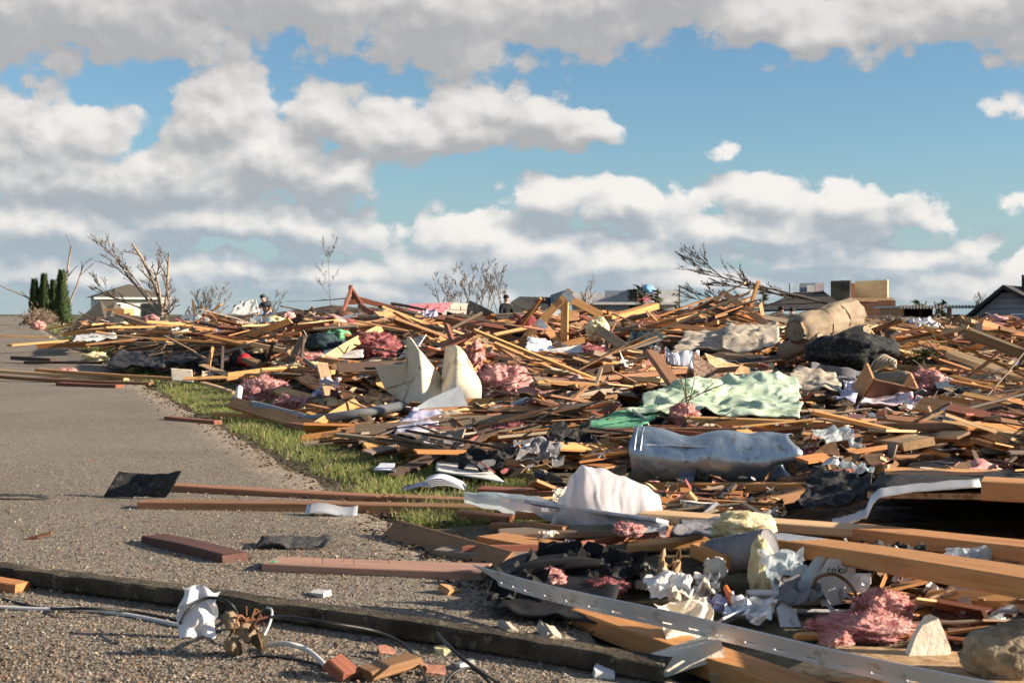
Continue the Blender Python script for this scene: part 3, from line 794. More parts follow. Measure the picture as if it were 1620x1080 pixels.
# grey gable house at the picture's edge
d = 46.; s = d / F
h = empty('house', P(1600, 497, d) - Vector((0, 0, CAM_H)))
X = lambda px: (px - 1600) * s
Z = lambda py: CAM_H + (497 - py) * s
pk = X(1590)
for k in range(9):          # gable clad in siding boards that shorten upwards
    z0, z1 = -.1 + (Z(462) + .1) * k / 9, -.1 + (Z(462) + .1) * (k + 1) / 9 - .012
    def hw(z): return 1.0 - max(0, (z - Z(512)) / (Z(459) - Z(512)))
    a0, a1 = hw(z0), hw(z1)
    L0, L1, R0, R1 = pk + (X(1528) - pk) * min(1, a0), pk + (X(1528) - pk) * min(1, a1), pk + (X(1690) - pk) * min(1, a0), pk + (X(1690) - pk) * min(1, a1)
    prism('siding_board', [(L0, 0, z0), (R0, 0, z0), (R1, .02, z1), (L1, .02, z1), (L0, 6, z0), (R0, 6, z0), (R1, 6, z1), (L1, 6, z1)],
          [(0, 1, 2, 3), (4, 7, 6, 5), (0, 4, 5, 1), (1, 5, 6, 2), (2, 6, 7, 3), (3, 7, 4, 0)], 'grey_siding', h)
for sx, ex in ((X(1522), pk), (X(1696), pk)):
    za, zb = Z(514), Z(457)
    prism('roof_slope', [(sx, -.35, za), (ex, -.35, zb), (ex, 6.3, zb), (sx, 6.3, za), (sx, -.35, za + .12), (ex, -.35, zb + .13), (ex, 6.3, zb + .13), (sx, 6.3, za + .12)],
          [(0, 1, 2, 3), (4, 7, 6, 5), (0, 4, 5, 1), (1, 5, 6, 2), (2, 6, 7, 3), (3, 7, 4, 0)], 'dark_roof', h)
box('upper_storey', (X(1606), X(1720), 1.5, 5, Z(480), Z(434)), 'blue_grey_siding', h)
box('corner_trim', (X(1603), X(1606) - .004, 1.4, 1.6, Z(470), Z(433)), 'dark_roof', h)
box('chimney', (X(1597), X(1604), 2.5, 2.8, Z(462), Z(449)), 'brick_red', h)
h.rotation_euler.z = -.52
tag(h, 'grey gable end with dark roof edges and a taller storey behind', 'house', land='the grey gable house', at=(1580, 485))
# pink foam sheathed wall in the distance
h = empty('fallen_wall', P(690, 490, 60))
s = 60 / F
o = prism('foam_sheathing', [(-52 * s, 0, -.15), (10 * s, 0, -.2), (25 * s, 1, 11 * s), (-45 * s, 1, 9 * s)], [(0, 1, 2, 3)], 'pink_foam_board', h); solid(o, .04)
o = prism('siding', [(10 * s, .2, -.2), (60 * s, .2, -.2), (58 * s, 1, 9 * s), (25 * s, 1, 11 * s)], [(0, 1, 2, 3)], 'plaster', h); solid(o, .04)
for k in range(7): box('stud', ((-48 + k * 17) * s, (-46 + k * 17) * s, .45, .49, -.3, 6 * s), 'mdf', h)
tag(h, 'fallen wall showing pink foam sheathing on the skyline', 'wall', land='the pink sheathed wall', at=(690, 484))

# ---------------------------------------------------------------- trees
def grow(start, direc, length, rad, depth, rng, out, bend=.35, ratio=.68, kids=3, grav=0, spread=.7, minr=.004):
    pts = [start.copy()]; rads = [rad]; n = 5; p = start.copy(); d_ = direc.normalized()
    for i in range(n):
        d_ = (d_ + Vector((rng.gauss(0, bend), rng.gauss(0, bend), rng.gauss(0, bend) + grav)) * .28).normalized()
        p = p + d_ * (length / n); pts.append(p.copy()); rads.append(max(minr, rad * (1 - .62 * (i + 1) / n)))
    out.append((pts, rads, depth))
    if depth <= 0: return
    for k in range(kids):
        i = rng.randint(2, n); q = pts[i]
        a = rng.uniform(0, 6.28); side = Vector((math.cos(a), math.sin(a), rng.uniform(-.1, .6)))
        grow(q, d_ + side * spread, length * ratio * rng.uniform(.6, 1.1), max(minr, rads[i] * .62), depth - 1, rng, out, bend, ratio, kids, grav, spread, minr)
def tree(name, base, segs, rng, trunk_m, twig_m, label, cat='tree', group=None, land=None, at=None, needles=0, needle_size=.15):
    """segs: list of (direction, length, radius, depth, kwargs)"""
    root = empty(name, base); allb = []
    for d_, L, r, dep, kw, st in segs: grow(Vector(st), Vector(d_), L, r, dep, rng, allb, **kw)
    top = max(b[2] for b in allb)
    tk, cr = MB(), MB()
    for pts, rads, dep in allb:
        v, f = tube_geo(pts, rads, 6 if dep == top else 3 if dep == 0 else 4)
        (tk if dep == top else cr).add(v, f)
    tk.build('trunk', trunk_m, root, True)
    if cr.v: cr.build('crown', twig_m, root)
    if needles:
        nb = MB()
        for pts, rads, dep in allb:
            if dep == top: continue
            for _ in range(needles):
                p = rng.choice(pts); q = Vector((rng.gauss(0, 1), rng.gauss(0, 1), rng.gauss(0, .5))) * needle_size
                w = Vector((rng.gauss(0, 1), rng.gauss(0, 1), rng.gauss(0, 1))) * needle_size * .16
                nb.add([p - w, p + w, p + q], [(0, 1, 2)])
        nb.build('needles', 'needles', root)
    return tag(root, label, cat, group, land, at)
tr = random.Random(3)
def Gd(px, d, z=0): 
    q = P(px, 497, d); return Vector((q.x, d, z))
d = 80.; s = d / F
segs = [((.12, 0, 1), 40 * s, .18, 4, dict(kids=4, bend=.25, ratio=.6, minr=.008), (0, 0, 0)),
        ((-.28, 0, 1), 122 * s, .14, 4, dict(kids=4, bend=.30, ratio=.42, spread=.75, minr=.008), (0, 0, .8)),
        ((.16, .1, 1), 105 * s, .12, 4, dict(kids=4, bend=.28, ratio=.40, spread=.6, minr=.008), (0, 0, .6)),
        ((-.75, 0, .75), 100 * s, .09, 4, dict(kids=5, bend=.2, ratio=.46, spread=.42, minr=.008), (0, 0, .7)),
        ((-1, 0, .45), 95 * s, .085, 4, dict(kids=5, bend=.2, ratio=.46, spread=.4, minr=.008), (0, 0, .6)),
        ((-.6, .2, .95), 95 * s, .07, 4, dict(kids=5, bend=.2, ratio=.46, spread=.4, minr=.008), (0, 0, .9)),
        ((.05, -.2, 1), 85 * s, .10, 4, dict(kids=4, bend=.4, ratio=.45, minr=.008), (0, 0, .6))]
tree('broken_tree', Gd(256, d), segs, tr, 'pale_bark', 'twig', 'large bare broken tree with splintered pale limbs swept one way', land='the large bare broken tree', at=(245, 440))
d = 105.; s = d / F
tree('broken_tree', Gd(98, d), [((.05, 0, 1), 125 * s, .16, 1, dict(kids=2, bend=.12, ratio=.2, minr=.03), (0, 0, 0)), ((.45, 0, .9), 95 * s, .10, 1, dict(kids=3, bend=.25, ratio=.3, minr=.03), (0, 0, .3)),
     ((-.9, 0, .75), 105 * s, .09, 1, dict(kids=3, bend=.2, ratio=.3, minr=.03), (0, 0, .4))], tr, 'pale_bark', 'twig', 'stripped tree stem with three bare limbs rising over the evergreens')
d = 150.; s = d / F
tree('bare_tree', Gd(524, d), [((0, 0, 1), 92 * s, .045, 4, dict(kids=7, bend=.10, ratio=.36, spread=.6, minr=.006), (0, 0, 0))], tr, 'twig', 'twig', 'tall thin bare tree standing alone above the dark red truss')
for i, (px, hh, lab) in enumerate([(704, 62, 'leftmost of the bare trees behind the pink sheathed wall'), (728, 66, 'second from left of the bare trees behind the pink sheathed wall'), (750, 68, 'third from left of the bare trees behind the pink sheathed wall'), (770, 76, 'tallest of the bare trees behind the pink sheathed wall'), (791, 56, 'rightmost of the bare trees behind the pink sheathed wall')]):
    d = 160.; s = d / F
    tree('bare_tree', Gd(px, d + i * 2), [((rx_, 0, 1), hh * s * q_, .06, 4, dict(kids=5, bend=.2, ratio=.42, spread=.45, minr=.012), (0, 0, 0)) for rx_, q_ in ((-.3, .8), (.05, 1), (.33, .85))], tr, 'twig', 'twig', lab, 'tree', 'bare trees on the skyline')
for px, hh, lab in [(312, 42, 'small twiggy bush to the right of the white hip-roofed house'), (337, 52, 'thin twiggy sapling left of the leaning white panel'), (430, 40, 'fine bare sapling sticking up behind the people'), (1555, 44, 'bare bush leaning at the foot of the grey gable house'), (925, 52, 'wide bare bush in front of the roofless grey and white house')]:
    d = 90.; s = d / F
    tree('bare_bush', Gd(px, d), [((tr.uniform(-.5, .5), 0, 1), hh * s * tr.uniform(.7, 1), .03, 3, dict(kids=5, bend=.22, ratio=.45, spread=.5, minr=.007), (0, 0, 0)) for _ in range(5)], tr, 'twig', 'twig', lab, 'bush')
# dark sparse conifers, centre right
for px, hh, lab in [(1014, 68, 'sparse dark conifer left of a twin above the roofless house'), (1040, 62, 'shorter of the two sparse conifers above the roofless house'), (1075, 66, 'thin stripped conifer stem right of the white inner wall'), (1208, 58, 'dark ragged conifer between the fallen pine and the slate roof'), (1450, 44, 'small wind-bent conifer right of the yellow room'), (1490, 42, 'small wind-bent conifer above the ribbed shed roof')]:
    d = 88.; s = d / F
    segs = [((tr.uniform(-.06, .06) + (.3 if px > 1400 else 0) * (-1 if px > 1470 else 1), 0, 1), hh * s, .09, 0, dict(bend=.06), (0, 0, 0))]
    for k in range(13):
        z = hh * s * (.35 + .6 * k / 13); a = tr.uniform(0, 6.28); L = hh * s * (.36 - .022 * k) * tr.uniform(.5, 1.3)
        segs.append(((math.cos(a), math.sin(a), .2), L, .025, 0, dict(bend=.2, grav=.1, minr=.012), (0, 0, z)))
    root = empty('conifer', Gd(px, d)); allb = []
    for d_, L, r, dep, kw, st in segs: grow(Vector(st), Vector(d_), L, r, dep, tr, allb, **kw)
    tk, cr = MB(), MB()
    for i, (pts, rads, dep) in enumerate(allb):
        v, f = tube_geo(pts, rads, 5); (tk if i == 0 else cr).add(v, f)
        if i:
            for _ in range(16 if px != 1075 else 4):
                p = pts[tr.randint(1, 5)]; q = Vector((tr.gauss(0, 1), tr.gauss(0, 1), tr.gauss(0, .45))) * .22; w = Vector((tr.gauss(0, 1), tr.gauss(0, 1), tr.gauss(0, 1))) * .04
                cr.add([p - w, p + w, p + q], [(0, 1, 2)])
    tk.build('trunk', 'bark', root, True); cr.build('crown', 'needles', root)
    tag(root, lab, 'tree')
# fallen pine leaning from right to left
d = 40.; s = d / F
root_px = P(1345, 490, d)
segs = [((-1, .1, .27), 205 * s, .05, 4, dict(kids=6, bend=.05, ratio=.36, spread=.6, minr=.004), (0, 0, 0)), ((-1, .2, .18), 170 * s, .024, 3, dict(kids=6, bend=.16, ratio=.38, spread=.5, minr=.008), (-.6, 0, .2)), ((-1, -.1, .36), 150 * s, .022, 3, dict(kids=6, bend=.16, ratio=.36, spread=.5, minr=.008), (-1.6, 0, .3)),
        ((-1, .1, -.05), 165 * s, .022, 3, dict(kids=6, bend=.16, ratio=.38, spread=.5, minr=.008), (-.9, 0, .2)), ((-.9, -.1, -.12), 130 * s, .02, 3, dict(kids=6, bend=.16, ratio=.38, spread=.5, minr=.008), (-1.5, 0, .35))]
tree('fallen_tree', root_px, segs, tr, 'bark', 'dark_twig', 'uprooted dark tree leaning left with long combed back branches', land='the leaning uprooted tree', at=(1180, 450), needles=0)
# columnar evergreens
for px, top, w, lab in [(55, 450, 9, 'shortest dark columnar evergreen, on the outside by the road'), (70, 442, 12, 'dark columnar evergreen, second from the road'), (85, 452, 8, 'thin dark evergreen wedged between taller ones'), (98, 436, 15, 'tallest and widest columnar evergreen, greenest at its foot')]:
    d = 105. - (px > 90) * 2; s = d / F
    root = empty('evergreen', Gd(px, d)); hgt = CAM_H + (497 - top) * s
    tube('trunk', [(0, 0, 0), (0, 0, hgt * .5), (0, 0, hgt * .9)], [.08, .06, .03], 'bark', 6, root, 2)
    cr = MB()
    for _ in range(2600):
        z = tr.random() ** .8; rr_ = w * s * (1 - max(0, z - .35) / .65 * .85) * (.8 + .5 * mn.noise((z * 5, px, 1))) * (tr.random() ** .3); a = tr.uniform(0, 6.28); rr_ *= 1 + .35 * mn.noise((math.cos(a) * 1.5, math.sin(a) * 1.5 + px, z * 7))
        p = Vector((math.cos(a) * rr_, math.sin(a) * rr_, .1 + z * hgt)); up = Vector((math.cos(a) * .16, math.sin(a) * .16, .34)) * tr.uniform(.5, 1.5); wv = Vector((-math.sin(a), math.cos(a), 0)) * .07 * tr.uniform(.6, 1.4)
        cr.add([p - wv, p + wv, p + up], [(0, 1, 2)])
    cr.build('crown', 'evergreen', root)
    tag(root, lab, 'evergreen', 'columnar evergreens at the road bend')
LABELED.append(('the columnar evergreens', 80, 475))
d = 100.; s = d / F
root = empty('bush', Gd(62, d)); cr = MB()
for _ in range(900):
    p = Vector((tr.gauss(0, 11 * s), tr.gauss(0, .5), abs(tr.gauss(0, 10 * s)))); q = Vector((tr.gauss(0, .2), tr.gauss(0, .2), .25)); w = Vector((.03, .03, 0)); cr.add([p - w, p + w, p + q], [(0, 1, 2)])
cr.build('crown', 'twig', root); tube('trunk', [(0, 0, 0), (.1, 0, .5)], .03, 'twig', 5, root, 1)
tag(root, 'low reddish bush at the foot of the dark evergreens', 'bush')

# ---------------------------------------------------------------- people
def skinned(name, verts, edges, radii, matname, parent, sub=1):
    me = bpy.data.meshes.new(name); me.from_pydata(verts, edges, []); o = bpy.data.objects.new(name, me); C.objects.link(o); o.parent = parent
    me.materials.append(MATS[matname])
    sk = o.modifiers.new('skin', 'SKIN'); sk.use_smooth_shade = True
    for i, r in enumerate(radii):
        me.skin_vertices[0].data[i].radius = r if isinstance(r, tuple) else (r, r)
    me.skin_vertices[0].data[0].use_root = True
    ss = o.modifiers.new('sub', 'SUBSURF'); ss.levels = sub; ss.render_levels = sub
    return o
def person(loc, J, top_m, leg_m, label, rz=0, short_legs=True, long_sleeve=False):
    """J: joints in metres: pelvis, chest, neck, head, l/r shoulder, elbow, hand, hip, knee, foot, toe"""
    r = empty('person', loc); r.rotation_euler.z = rz
    nm = ['pelvis', 'waist', 'chest', 'neck', 'head', 'crown', 'ls', 'le', 'lh', 'lf', 'rs', 're', 'rh', 'rf', 'lp', 'lk', 'la', 'lt', 'rp', 'rk', 'ra', 'rt']
    V = [J[n] for n in nm]; I = {n: i for i, n in enumerate(nm)}
    E = [('pelvis', 'waist'), ('waist', 'chest'), ('chest', 'neck'), ('neck', 'head'), ('head', 'crown'), ('chest', 'ls'), ('ls', 'le'), ('le', 'lh'), ('lh', 'lf'), ('chest', 'rs'), ('rs', 're'), ('re', 'rh'), ('rh', 'rf'),
         ('pelvis', 'lp'), ('lp', 'lk'), ('lk', 'la'), ('la', 'lt'), ('pelvis', 'rp'), ('rp', 'rk'), ('rk', 'ra'), ('ra', 'rt')]
    rad = dict(pelvis=(.15, .11), waist=(.14, .10), chest=(.16, .11), neck=.06, head=(.085, .10), crown=.07, ls=.07, le=.045, lh=.032, lf=.035, rs=.07, re=.045, rh=.032, rf=.035, lp=.09, lk=.062, la=.042, lt=.035, rp=.09, rk=.062, ra=.042, rt=.035)
    skinned('body', V, [(I[a], I[b]) for a, b in E], [rad[n] for n in nm], 'skin', r)
    mid = lambda a, b, t: tuple(Vector(J[a]).lerp(Vector(J[b]), t))
    sl = .98 if long_sleeve else .7
    tv = [J['waist'], J['chest'], J['ls'], mid('ls', 'le', sl), J['rs'], mid('rs', 're', sl), J['pelvis'], mid('chest', 'neck', .75)]
    te = [(0, 1), (1, 2), (2, 3), (1, 4), (4, 5), (0, 6), (1, 7)]; tr_ = [(.17, .13), (.195, .145), .11, .075, .11, .075, (.175, .135), .095]
    if long_sleeve:
        tv += [mid('le', 'lh', .95), mid('re', 'rh', .95)]; te += [(3, 8), (5, 9)]; tr_ += [.05, .05]
    skinned('shirt', tv, te, tr_, top_m, r)
    k = .9 if short_legs else .95
    pv = [J['pelvis'], J['lp'], mid('lp', 'lk', k), J['rp'], mid('rp', 'rk', k)]; pe = [(0, 1), (1, 2), (0, 3), (3, 4)]; pr = [(.165, .125), .115, .095, .115, .095]
    if not short_legs:
        pv += [mid('lk', 'la', .95), mid('rk', 'ra', .95)]; pe += [(2, 5), (4, 6)]; pr += [.065, .065]
    skinned('trousers', pv, pe, pr, leg_m, r)
    hv, hf = blob_geo((.1, .115, .09), 4, 3, .08, .05); hd = Vector(J['crown'])
    mesh_obj('hair', [q + hd + Vector((0, .015, .012)) for q in hv], hf, MATS['hair'], r, smooth_=True)
    fd = (Vector(J['head']) + Vector(J.get('face', (0, -.1, 0))))
    nv, nf = blob_geo((.018, .025, .025), 1, 2, 0, 0); mesh_obj('nose', [q + fd for q in nv], nf, MATS['skin'], r)
    return tag(r, label, 'person')
STAND = dict(pelvis=(0, 0, .95), waist=(0, 0, 1.1), chest=(0, 0, 1.36), neck=(0, 0, 1.5), head=(0, -.02, 1.6), crown=(0, 0, 1.7), ls=(.19, 0, 1.40), le=(.26, -.02, 1.13), lh=(.27, -.12, .9), lf=(.27, -.15, .8), rs=(-.19, 0, 1.40), re=(-.26, -.04, 1.13), rh=(-.25, -.15, .92), rf=(-.24, -.2, .83),
    lp=(.1, 0, .88), lk=(.11, -.03, .5), la=(.12, 0, .08), lt=(.13, -.15, .03), rp=(-.1, 0, .88), rk=(-.12, -.02, .5), ra=(-.13, .02, .08), rt=(-.15, -.12, .03))
def mod(**kw): q = dict(STAND); q.update(kw); return q
d = 60.; b_ = P(424, 519, d)
LEAN = mod(chest=(-.10, -.06, 1.32), neck=(-.16, -.1, 1.45), head=(-.22, -.16, 1.52), crown=(-.24, -.14, 1.62), face=(-.09, -.08, -.02), ls=(.06, -.06, 1.37), le=(.10, -.1, 1.08), lh=(-.06, -.25, .92), lf=(-.14, -.28, .88), rs=(-.28, -.06, 1.30), re=(-.38, -.12, 1.05), rh=(-.42, -.25, .88), rf=(-.46, -.28, .8))
lo = Vector((b_.x, d, CAM_H + (497 - 467) * d / F - 1.69))
person(lo, LEAN, 'charcoal_shirt', 'blue_shorts', 'person in a charcoal T-shirt and bright blue shorts looking down', .2)
BEND = mod(pelvis=(.2, 0, .92), waist=(.05, -.03, 1.02), chest=(-.24, -.05, 1.08), neck=(-.38, -.06, 1.06), head=(-.47, -.08, 1.01), crown=(-.56, -.08, .98), face=(-.02, -.05, -.1), ls=(-.22, .15, 1.06), le=(-.28, .12, .80), lh=(-.34, .05, .56), lf=(-.36, .03, .48), rs=(-.24, -.23, 1.04), re=(-.22, -.24, .78), rh=(-.30, -.22, .56), rf=(-.32, -.22, .47),
    lp=(.2, .1, .86), lk=(.16, .1, .47), la=(.26, .1, .07), lt=(.12, .1, .03), rp=(.2, -.1, .86), rk=(.13, -.11, .47), ra=(.22, -.12, .07), rt=(.08, -.13, .03))
lo = Vector((P(395, 500, d - .8).x, d - .8, CAM_H + (497 - 479) * (d - .8) / F - 1.16))
person(lo, BEND, 'white_shirt', 'tan_trousers', 'person in a white shirt bending over the debris', 0, False)
d = 52.
person(Vector((P(801, 497, d).x, d, CAM_H + 29 * d / F - 1.75)), mod(), 'black_jacket', 'black_jacket', 'person in a black jacket standing before the bare trees', .5, False, True)
person(Vector((P(1236, 497, 50).x, 50, CAM_H + 11 * 50 / F - 1.75)), mod(), 'copper_tone', 'tan_trousers', 'person in a rust brown top, mostly hidden behind the heap', .3, False, True)
person(Vector((P(1253, 497, 50).x, 50, CAM_H + 9 * 50 / F - 1.75)), mod(), 'light_blue_shirt', 'tan_trousers', 'person in a light blue shirt behind the tan canvas roll', -.4, False)
LABELED.append(('the person in blue shorts', 420, 490)); LABELED.append(('the person in the black jacket', 800, 490))

# ================================================================ named boards
GB = 'loose boards strewn through the debris'
def E_(px, py, d):
    if d is None: d = S(px, py).y - .03
    return PS(px, py, d)
def B(a, b, lab, tn='honey', w=.089, t=.038, roll=0, land=None, jag=(0, 0), segs=4, bow=.006, name='lumber_board'):
    p0, p1 = E_(a[0], a[1], a[2] if len(a) > 2 else None), E_(b[0], b[1], b[2] if len(b) > 2 else None)
    o = board(p0, p1, w, t, roll, tn, name, jag, segs, bow)
    tag(o, lab, 'board', GB, land, ((a[0] + b[0]) / 2, (a[1] + b[1]) / 2) if land else None)
    return o
B((223, 799, 5.72), (812, 808, 5.60), 'long brown board lying nearest across the road edge', 'brown', land='the long brown board', segs=6)
B((276, 772, 6.30), (800, 797, 5.85), 'long reddish brown board parallel behind another, starting beside the curled black shingle', (.34, .165, .09), segs=6)
o = B((428, 894, 4.36), (770, 907, 4.22), 'flat pinkish board with upright nails standing in it', (.42, .245, .175), w=.14, land='the board with upright nails', segs=5, jag=(.01, 0))
for k in range(9):
    x = -.30 + (k % 5) * .05 + (k // 5) * .19 + BRNG.uniform(-.01, .01); y = BRNG.uniform(-.05, .05); hh = BRNG.uniform(.012, .042)
    tube('nail', [(x, y, .018), (x + BRNG.uniform(-.004, .004), y, .02 + hh)], .0013, 'rust_brown', 5, o, 1)
mk = box('paint_mark', (-.326, -.306, -.055, -.02, .0, .0205), 'green_cloth', o)
B((240, 853, 4.86), (374, 884, 4.50), 'short charred dark red board lying alone on the road', (.12, .058, .045), w=.085, t=.036, land='the charred board on the road', jag=(.02, .02), bow=.01)
# long rotten landscape timber
p0, p1 = G(-90, 905), G(1062, 1078); p0.z = .023; p1.z = .026
L = (p1 - p0).length; v, f = board_geo(L, .070, .044, random.Random(2), 110, .004, (.02, .06), .006)
for i, q in enumerate(v):
    chip_ = max(0, mn.noise((q[0] * 7, q[1] * 25, 5)) - .15) * .018 * (1 if q[2] > 0 else .3)
    v[i] = (q[0], q[1] + .010 * mn.noise((q[0] * .9, 0, 0)) + .003 * mn.noise((q[0] * 14, q[2] * 40, 3)), q[2] + .006 * mn.noise((q[0] * 1.2, 4, 0)) + .003 * mn.noise((q[0] * 16, q[1] * 40, 8)) - chip_)
o = mesh_obj('landscape_timber', v, f, MATS['old_timber']); o.matrix_basis = frame(p0, p1)
tag(o, 'long rotten dark landscape timber lying across the bottom of the road', 'timber', land='the rotten landscape timber', at=(500, 960))
B((-40, 917, 4.05), (36, 930, 3.98), 'stub of orange wood poking in before the rotten timber at the left edge', 'orange', w=.06, t=.03)
B((618, 842, 5.0), (800, 896, 4.42), 'brown board slanting from the turf onto the board with nails', 'brown', w=.10, roll=R(40), land='the slanting brown board', jag=(.02, 0))
B((776, 856, 4.95), (925, 880, 4.75), 'pale broken board end lying in front of the clear plastic', 'orange', w=.14, t=.05, jag=(.03, 0))
B((700, 874, 4.72), (940, 896, 4.5), 'worn board lying flat beneath the pale broken board end', 'grey', w=.12)
B((728, 818, 5.42), (808, 826, 5.40), 'short reddish block sticking out under the clear plastic', 'reddish', w=.07, t=.05)
B((1206, 856, 4.45), (1760, 944, 2.75), 'thick orange beam with a perforated metal plate, nearest at the right edge', 'orange', w=.15, t=.045, land='the thick orange beam', segs=6)
B((1330, 838, 4.75), (1760, 886, 3.5), 'second thick orange beam, just behind the one with the metal plate', 'orange', w=.15, t=.042, segs=5)
B((1020, 815, 4.9), (1400, 843, 4.55), 'pale board running under the carrier bag towards the thick beam', 'pale', w=.12, t=.03)
B((1085, 664, 7.5), (1720, 692, 7.2), 'upper of two long pale boards running right from the steel duct', 'honey', land='the two long pale boards', segs=5)
B((1155, 690, 7.05), (1720, 716, 6.85), 'lower of two long pale boards running right from the steel duct', 'honey', segs=5)
B((1008, 769, 6.1), (1282, 771, 6.0), 'straight orange board lying just beneath the steel duct', 'orange', w=.1)
B((1555, 772, 4.55), (1760, 780, 4.4), 'thick honey coloured board end on top of the added shade panel', 'honey', w=.14, t=.062)
B((700, 672, 8.1), (1005, 656, 8.3), 'grey brown board bridging towards the green cloth strip', 'grey', roll=R(80))
B((705, 643, 9.2), (1052, 627, 9.4), 'long honey coloured board running right from the foot of the cream panels', 'honey', roll=R(75), land='the long honey coloured board')
B((665, 652, 8.8), (795, 644, 9.0), 'short orange board under the cream panels', 'orange')
B((970, 618, 11.2), (1070, 612, 11.2), 'short pale board behind the long honey coloured one', 'pale')
B((832, 624, 10.4), (930, 600, 10.8), 'short board tilted up to the right in front of the twig heap', 'honey')
B((925, 600, 10.9), (1080, 586, 11.4), 'brown board running back toward the white cloth', 'brown', w=.12)
B((925, 604, 10.8), (985, 617, 10.2), 'stubby reddish board pointing down toward the mint blanket', 'reddish')
B((368, 637, 11.0), (538, 690, 9.2), 'orange board slanting down across the turf left of the cream panels', 'orange', roll=R(35), w=.1, land='the board across the turf')
B((266, 661, 11.0), (345, 668, 10.5), 'thin dark red board lying from turf onto road', 'reddish', w=.07, t=.03)
B((340, 657, 11.2), (440, 664, 10.8), 'orange brown board end on the turf in front of the pink insulation', 'orange', w=.08, t=.05)
B((320, 606, 14.4), (372, 622, 13.6), 'short pale stick of wood on the turf by a white pipe', 'pale', w=.06, t=.03)
B((480, 598, 12.6), (585, 640, 10.8), 'orange board sloping down to the grey pipe', 'orange', w=.1, roll=R(30))
B((440, 618, 12.2), (560, 648, 10.7), 'lower orange board sloping down to the grey pipe', 'honey', w=.09, roll=R(30))
B((500, 668, 9.7), (690, 720, 8.0), 'dark board running down to the turf below the grey pipe', 'brown', w=.09, roll=R(25))
B((460, 672, 9.6), (640, 702, 8.5), 'thin brown board along the edge of the turf', 'reddish', w=.07)
B((510, 572, 17.5), (602, 519, 19.5), 'pale board leaning up to the right beside the white door panel', 'pale', w=.11, roll=R(60), land='the pale leaning board')
B((185, 498, 40), (415, 578, 19), 'very long pole-like board slanting down past the black sheeting', 'brown', w=.14, t=.06, land='the very long slanting board', segs=6)
B((265, 516, 33), (560, 575, 18), 'second very long board slanting down, behind the first', 'orange', w=.12, t=.05, segs=6)
B((1148, 466, 27), (1243, 540, 19), 'orange board leaning down to the right in front of the uprooted tree', 'orange', w=.12, t=.05, roll=R(50))
B((1548, 515, 15.5), (1566, 590, 13.5), 'dark upright post leaning near the right edge', 'dark', w=.07, t=.06)
B((1440, 517, 30), (1640, 525, 28), 'long pale rail lying in front of the brown shed', 'pale', w=.12)
B((1368, 573, 13.5), (1552, 594, 12.8), 'long pale board right of the black upholstered heap', 'pale', w=.10)
B((1385, 578, 13.2), (1452, 600, 12.2), 'short board pointing down beneath the tan pillow roll', 'honey')
B((1130, 583, 13.4), (1250, 571, 13.8), 'orange board end lying before the tan canvas roll', 'orange', w=.11, t=.05)
B((945, 520, 17.0), (1040, 592, 13.2), 'tan post slanting down to the right with a knob of foam at its top', (.36, .24, .13), w=.10, t=.07, roll=R(40), land='the slanting post with foam')
B((990, 518, 18.5), (1220, 535, 18.0), 'straight pale board lying behind the slanting post', 'honey', w=.10)
B((960, 505, 22), (1035, 484, 24), 'pair-like thick orange board tilted up to the right behind the truss', 'orange', w=.18, t=.1)
B((545, 505, 40), (900, 490, 44), 'dark branch-like board on the far skyline heap', 'dark', w=.1)
B((0, 596, 16.6), (240, 607, 16.2), 'brown board lying across the road in the debris line', 'brown', w=.1, land='the debris line across the road')
B((-60, 583, 18.0), (200, 600, 16.9), 'pale board crossing the road at the picture\'s left edge', 'pale', w=.09)
B((60, 585, 17.6), (330, 602, 15.8), 'pale board lying in the debris line toward the turf', 'honey', w=.09)
B((22, 566, 23), (85, 570, 22), 'blackened board resting on the road behind the debris line', 'dark', w=.12, t=.06)
B((95, 608, 15.9), (190, 612, 15.6), 'dark red board nearest in the debris line on the road', 'reddish', w=.12, t=.05)
B((40, 573, 21.5), (160, 574, 21.3), 'dark wet looking board behind the debris line', 'dark', w=.1)
B((-20, 531, 34), (80, 533, 34), 'long pale board far back on the road by the evergreens', 'honey', w=.14)
B((15, 546, 28), (230, 533, 33), 'pale board tilted across the far road toward the white sheet', 'honey', w=.14)
B((60, 548, 28), (140, 545, 28), 'orange block-like board on the far road', 'orange', w=.12, t=.1)
B((1415, 668, 7.9), (1500, 664, 8.2), 'pointed orange board by the flattened cardboard', 'orange', w=.12)
B((1265, 662, 8.0), (1345, 652, 8.3), 'white painted thin board right of the mint blanket', (.62, .52, .44), w=.05, t=.02)
B((1530, 735, 6.1), (1720, 752, 6.0), 'reddish board right of the crumpled newsprint', 'reddish', w=.1)
B((1265, 742, 6.3), (1440, 730, 6.6), 'grey brown board before the crumpled newsprint', 'brown', w=.12)
B((1240, 765, 5.9), (1345, 742, 6.2), 'dark brown board leaning between duct and black tarp', 'brown', w=.1)
B((1180, 800, 5.4), (1270, 780, 5.7), 'dark orange board under the black tarp', 'brown', w=.09)
B((1320, 727, 6.4), (1620, 716, 6.7), 'long brown board behind the crumpled newsprint', 'brown', w=.1)
B((760, 777, 6.0), (890, 783, 5.9), 'reddish board behind the open magazine and carrier bag', 'reddish', w=.1)
B((930, 975, 3.6), (1330, 1120, 2.75), 'raw brown beam lying directly under the slotted white trim', 'orange', w=.10, t=.05, segs=5, land='the beam under the slotted trim')
B((1250, 1006, 3.35), (1538, 1000, 3.4), 'thin splintered lath in front of the pink insulation', 'orange', w=.04, t=.012, jag=(.05, .05))
B((1440, 988, 3.6), (1590, 985, 3.7), 'narrow pale lath by the broken plaster chunk', 'honey', w=.05, t=.016)
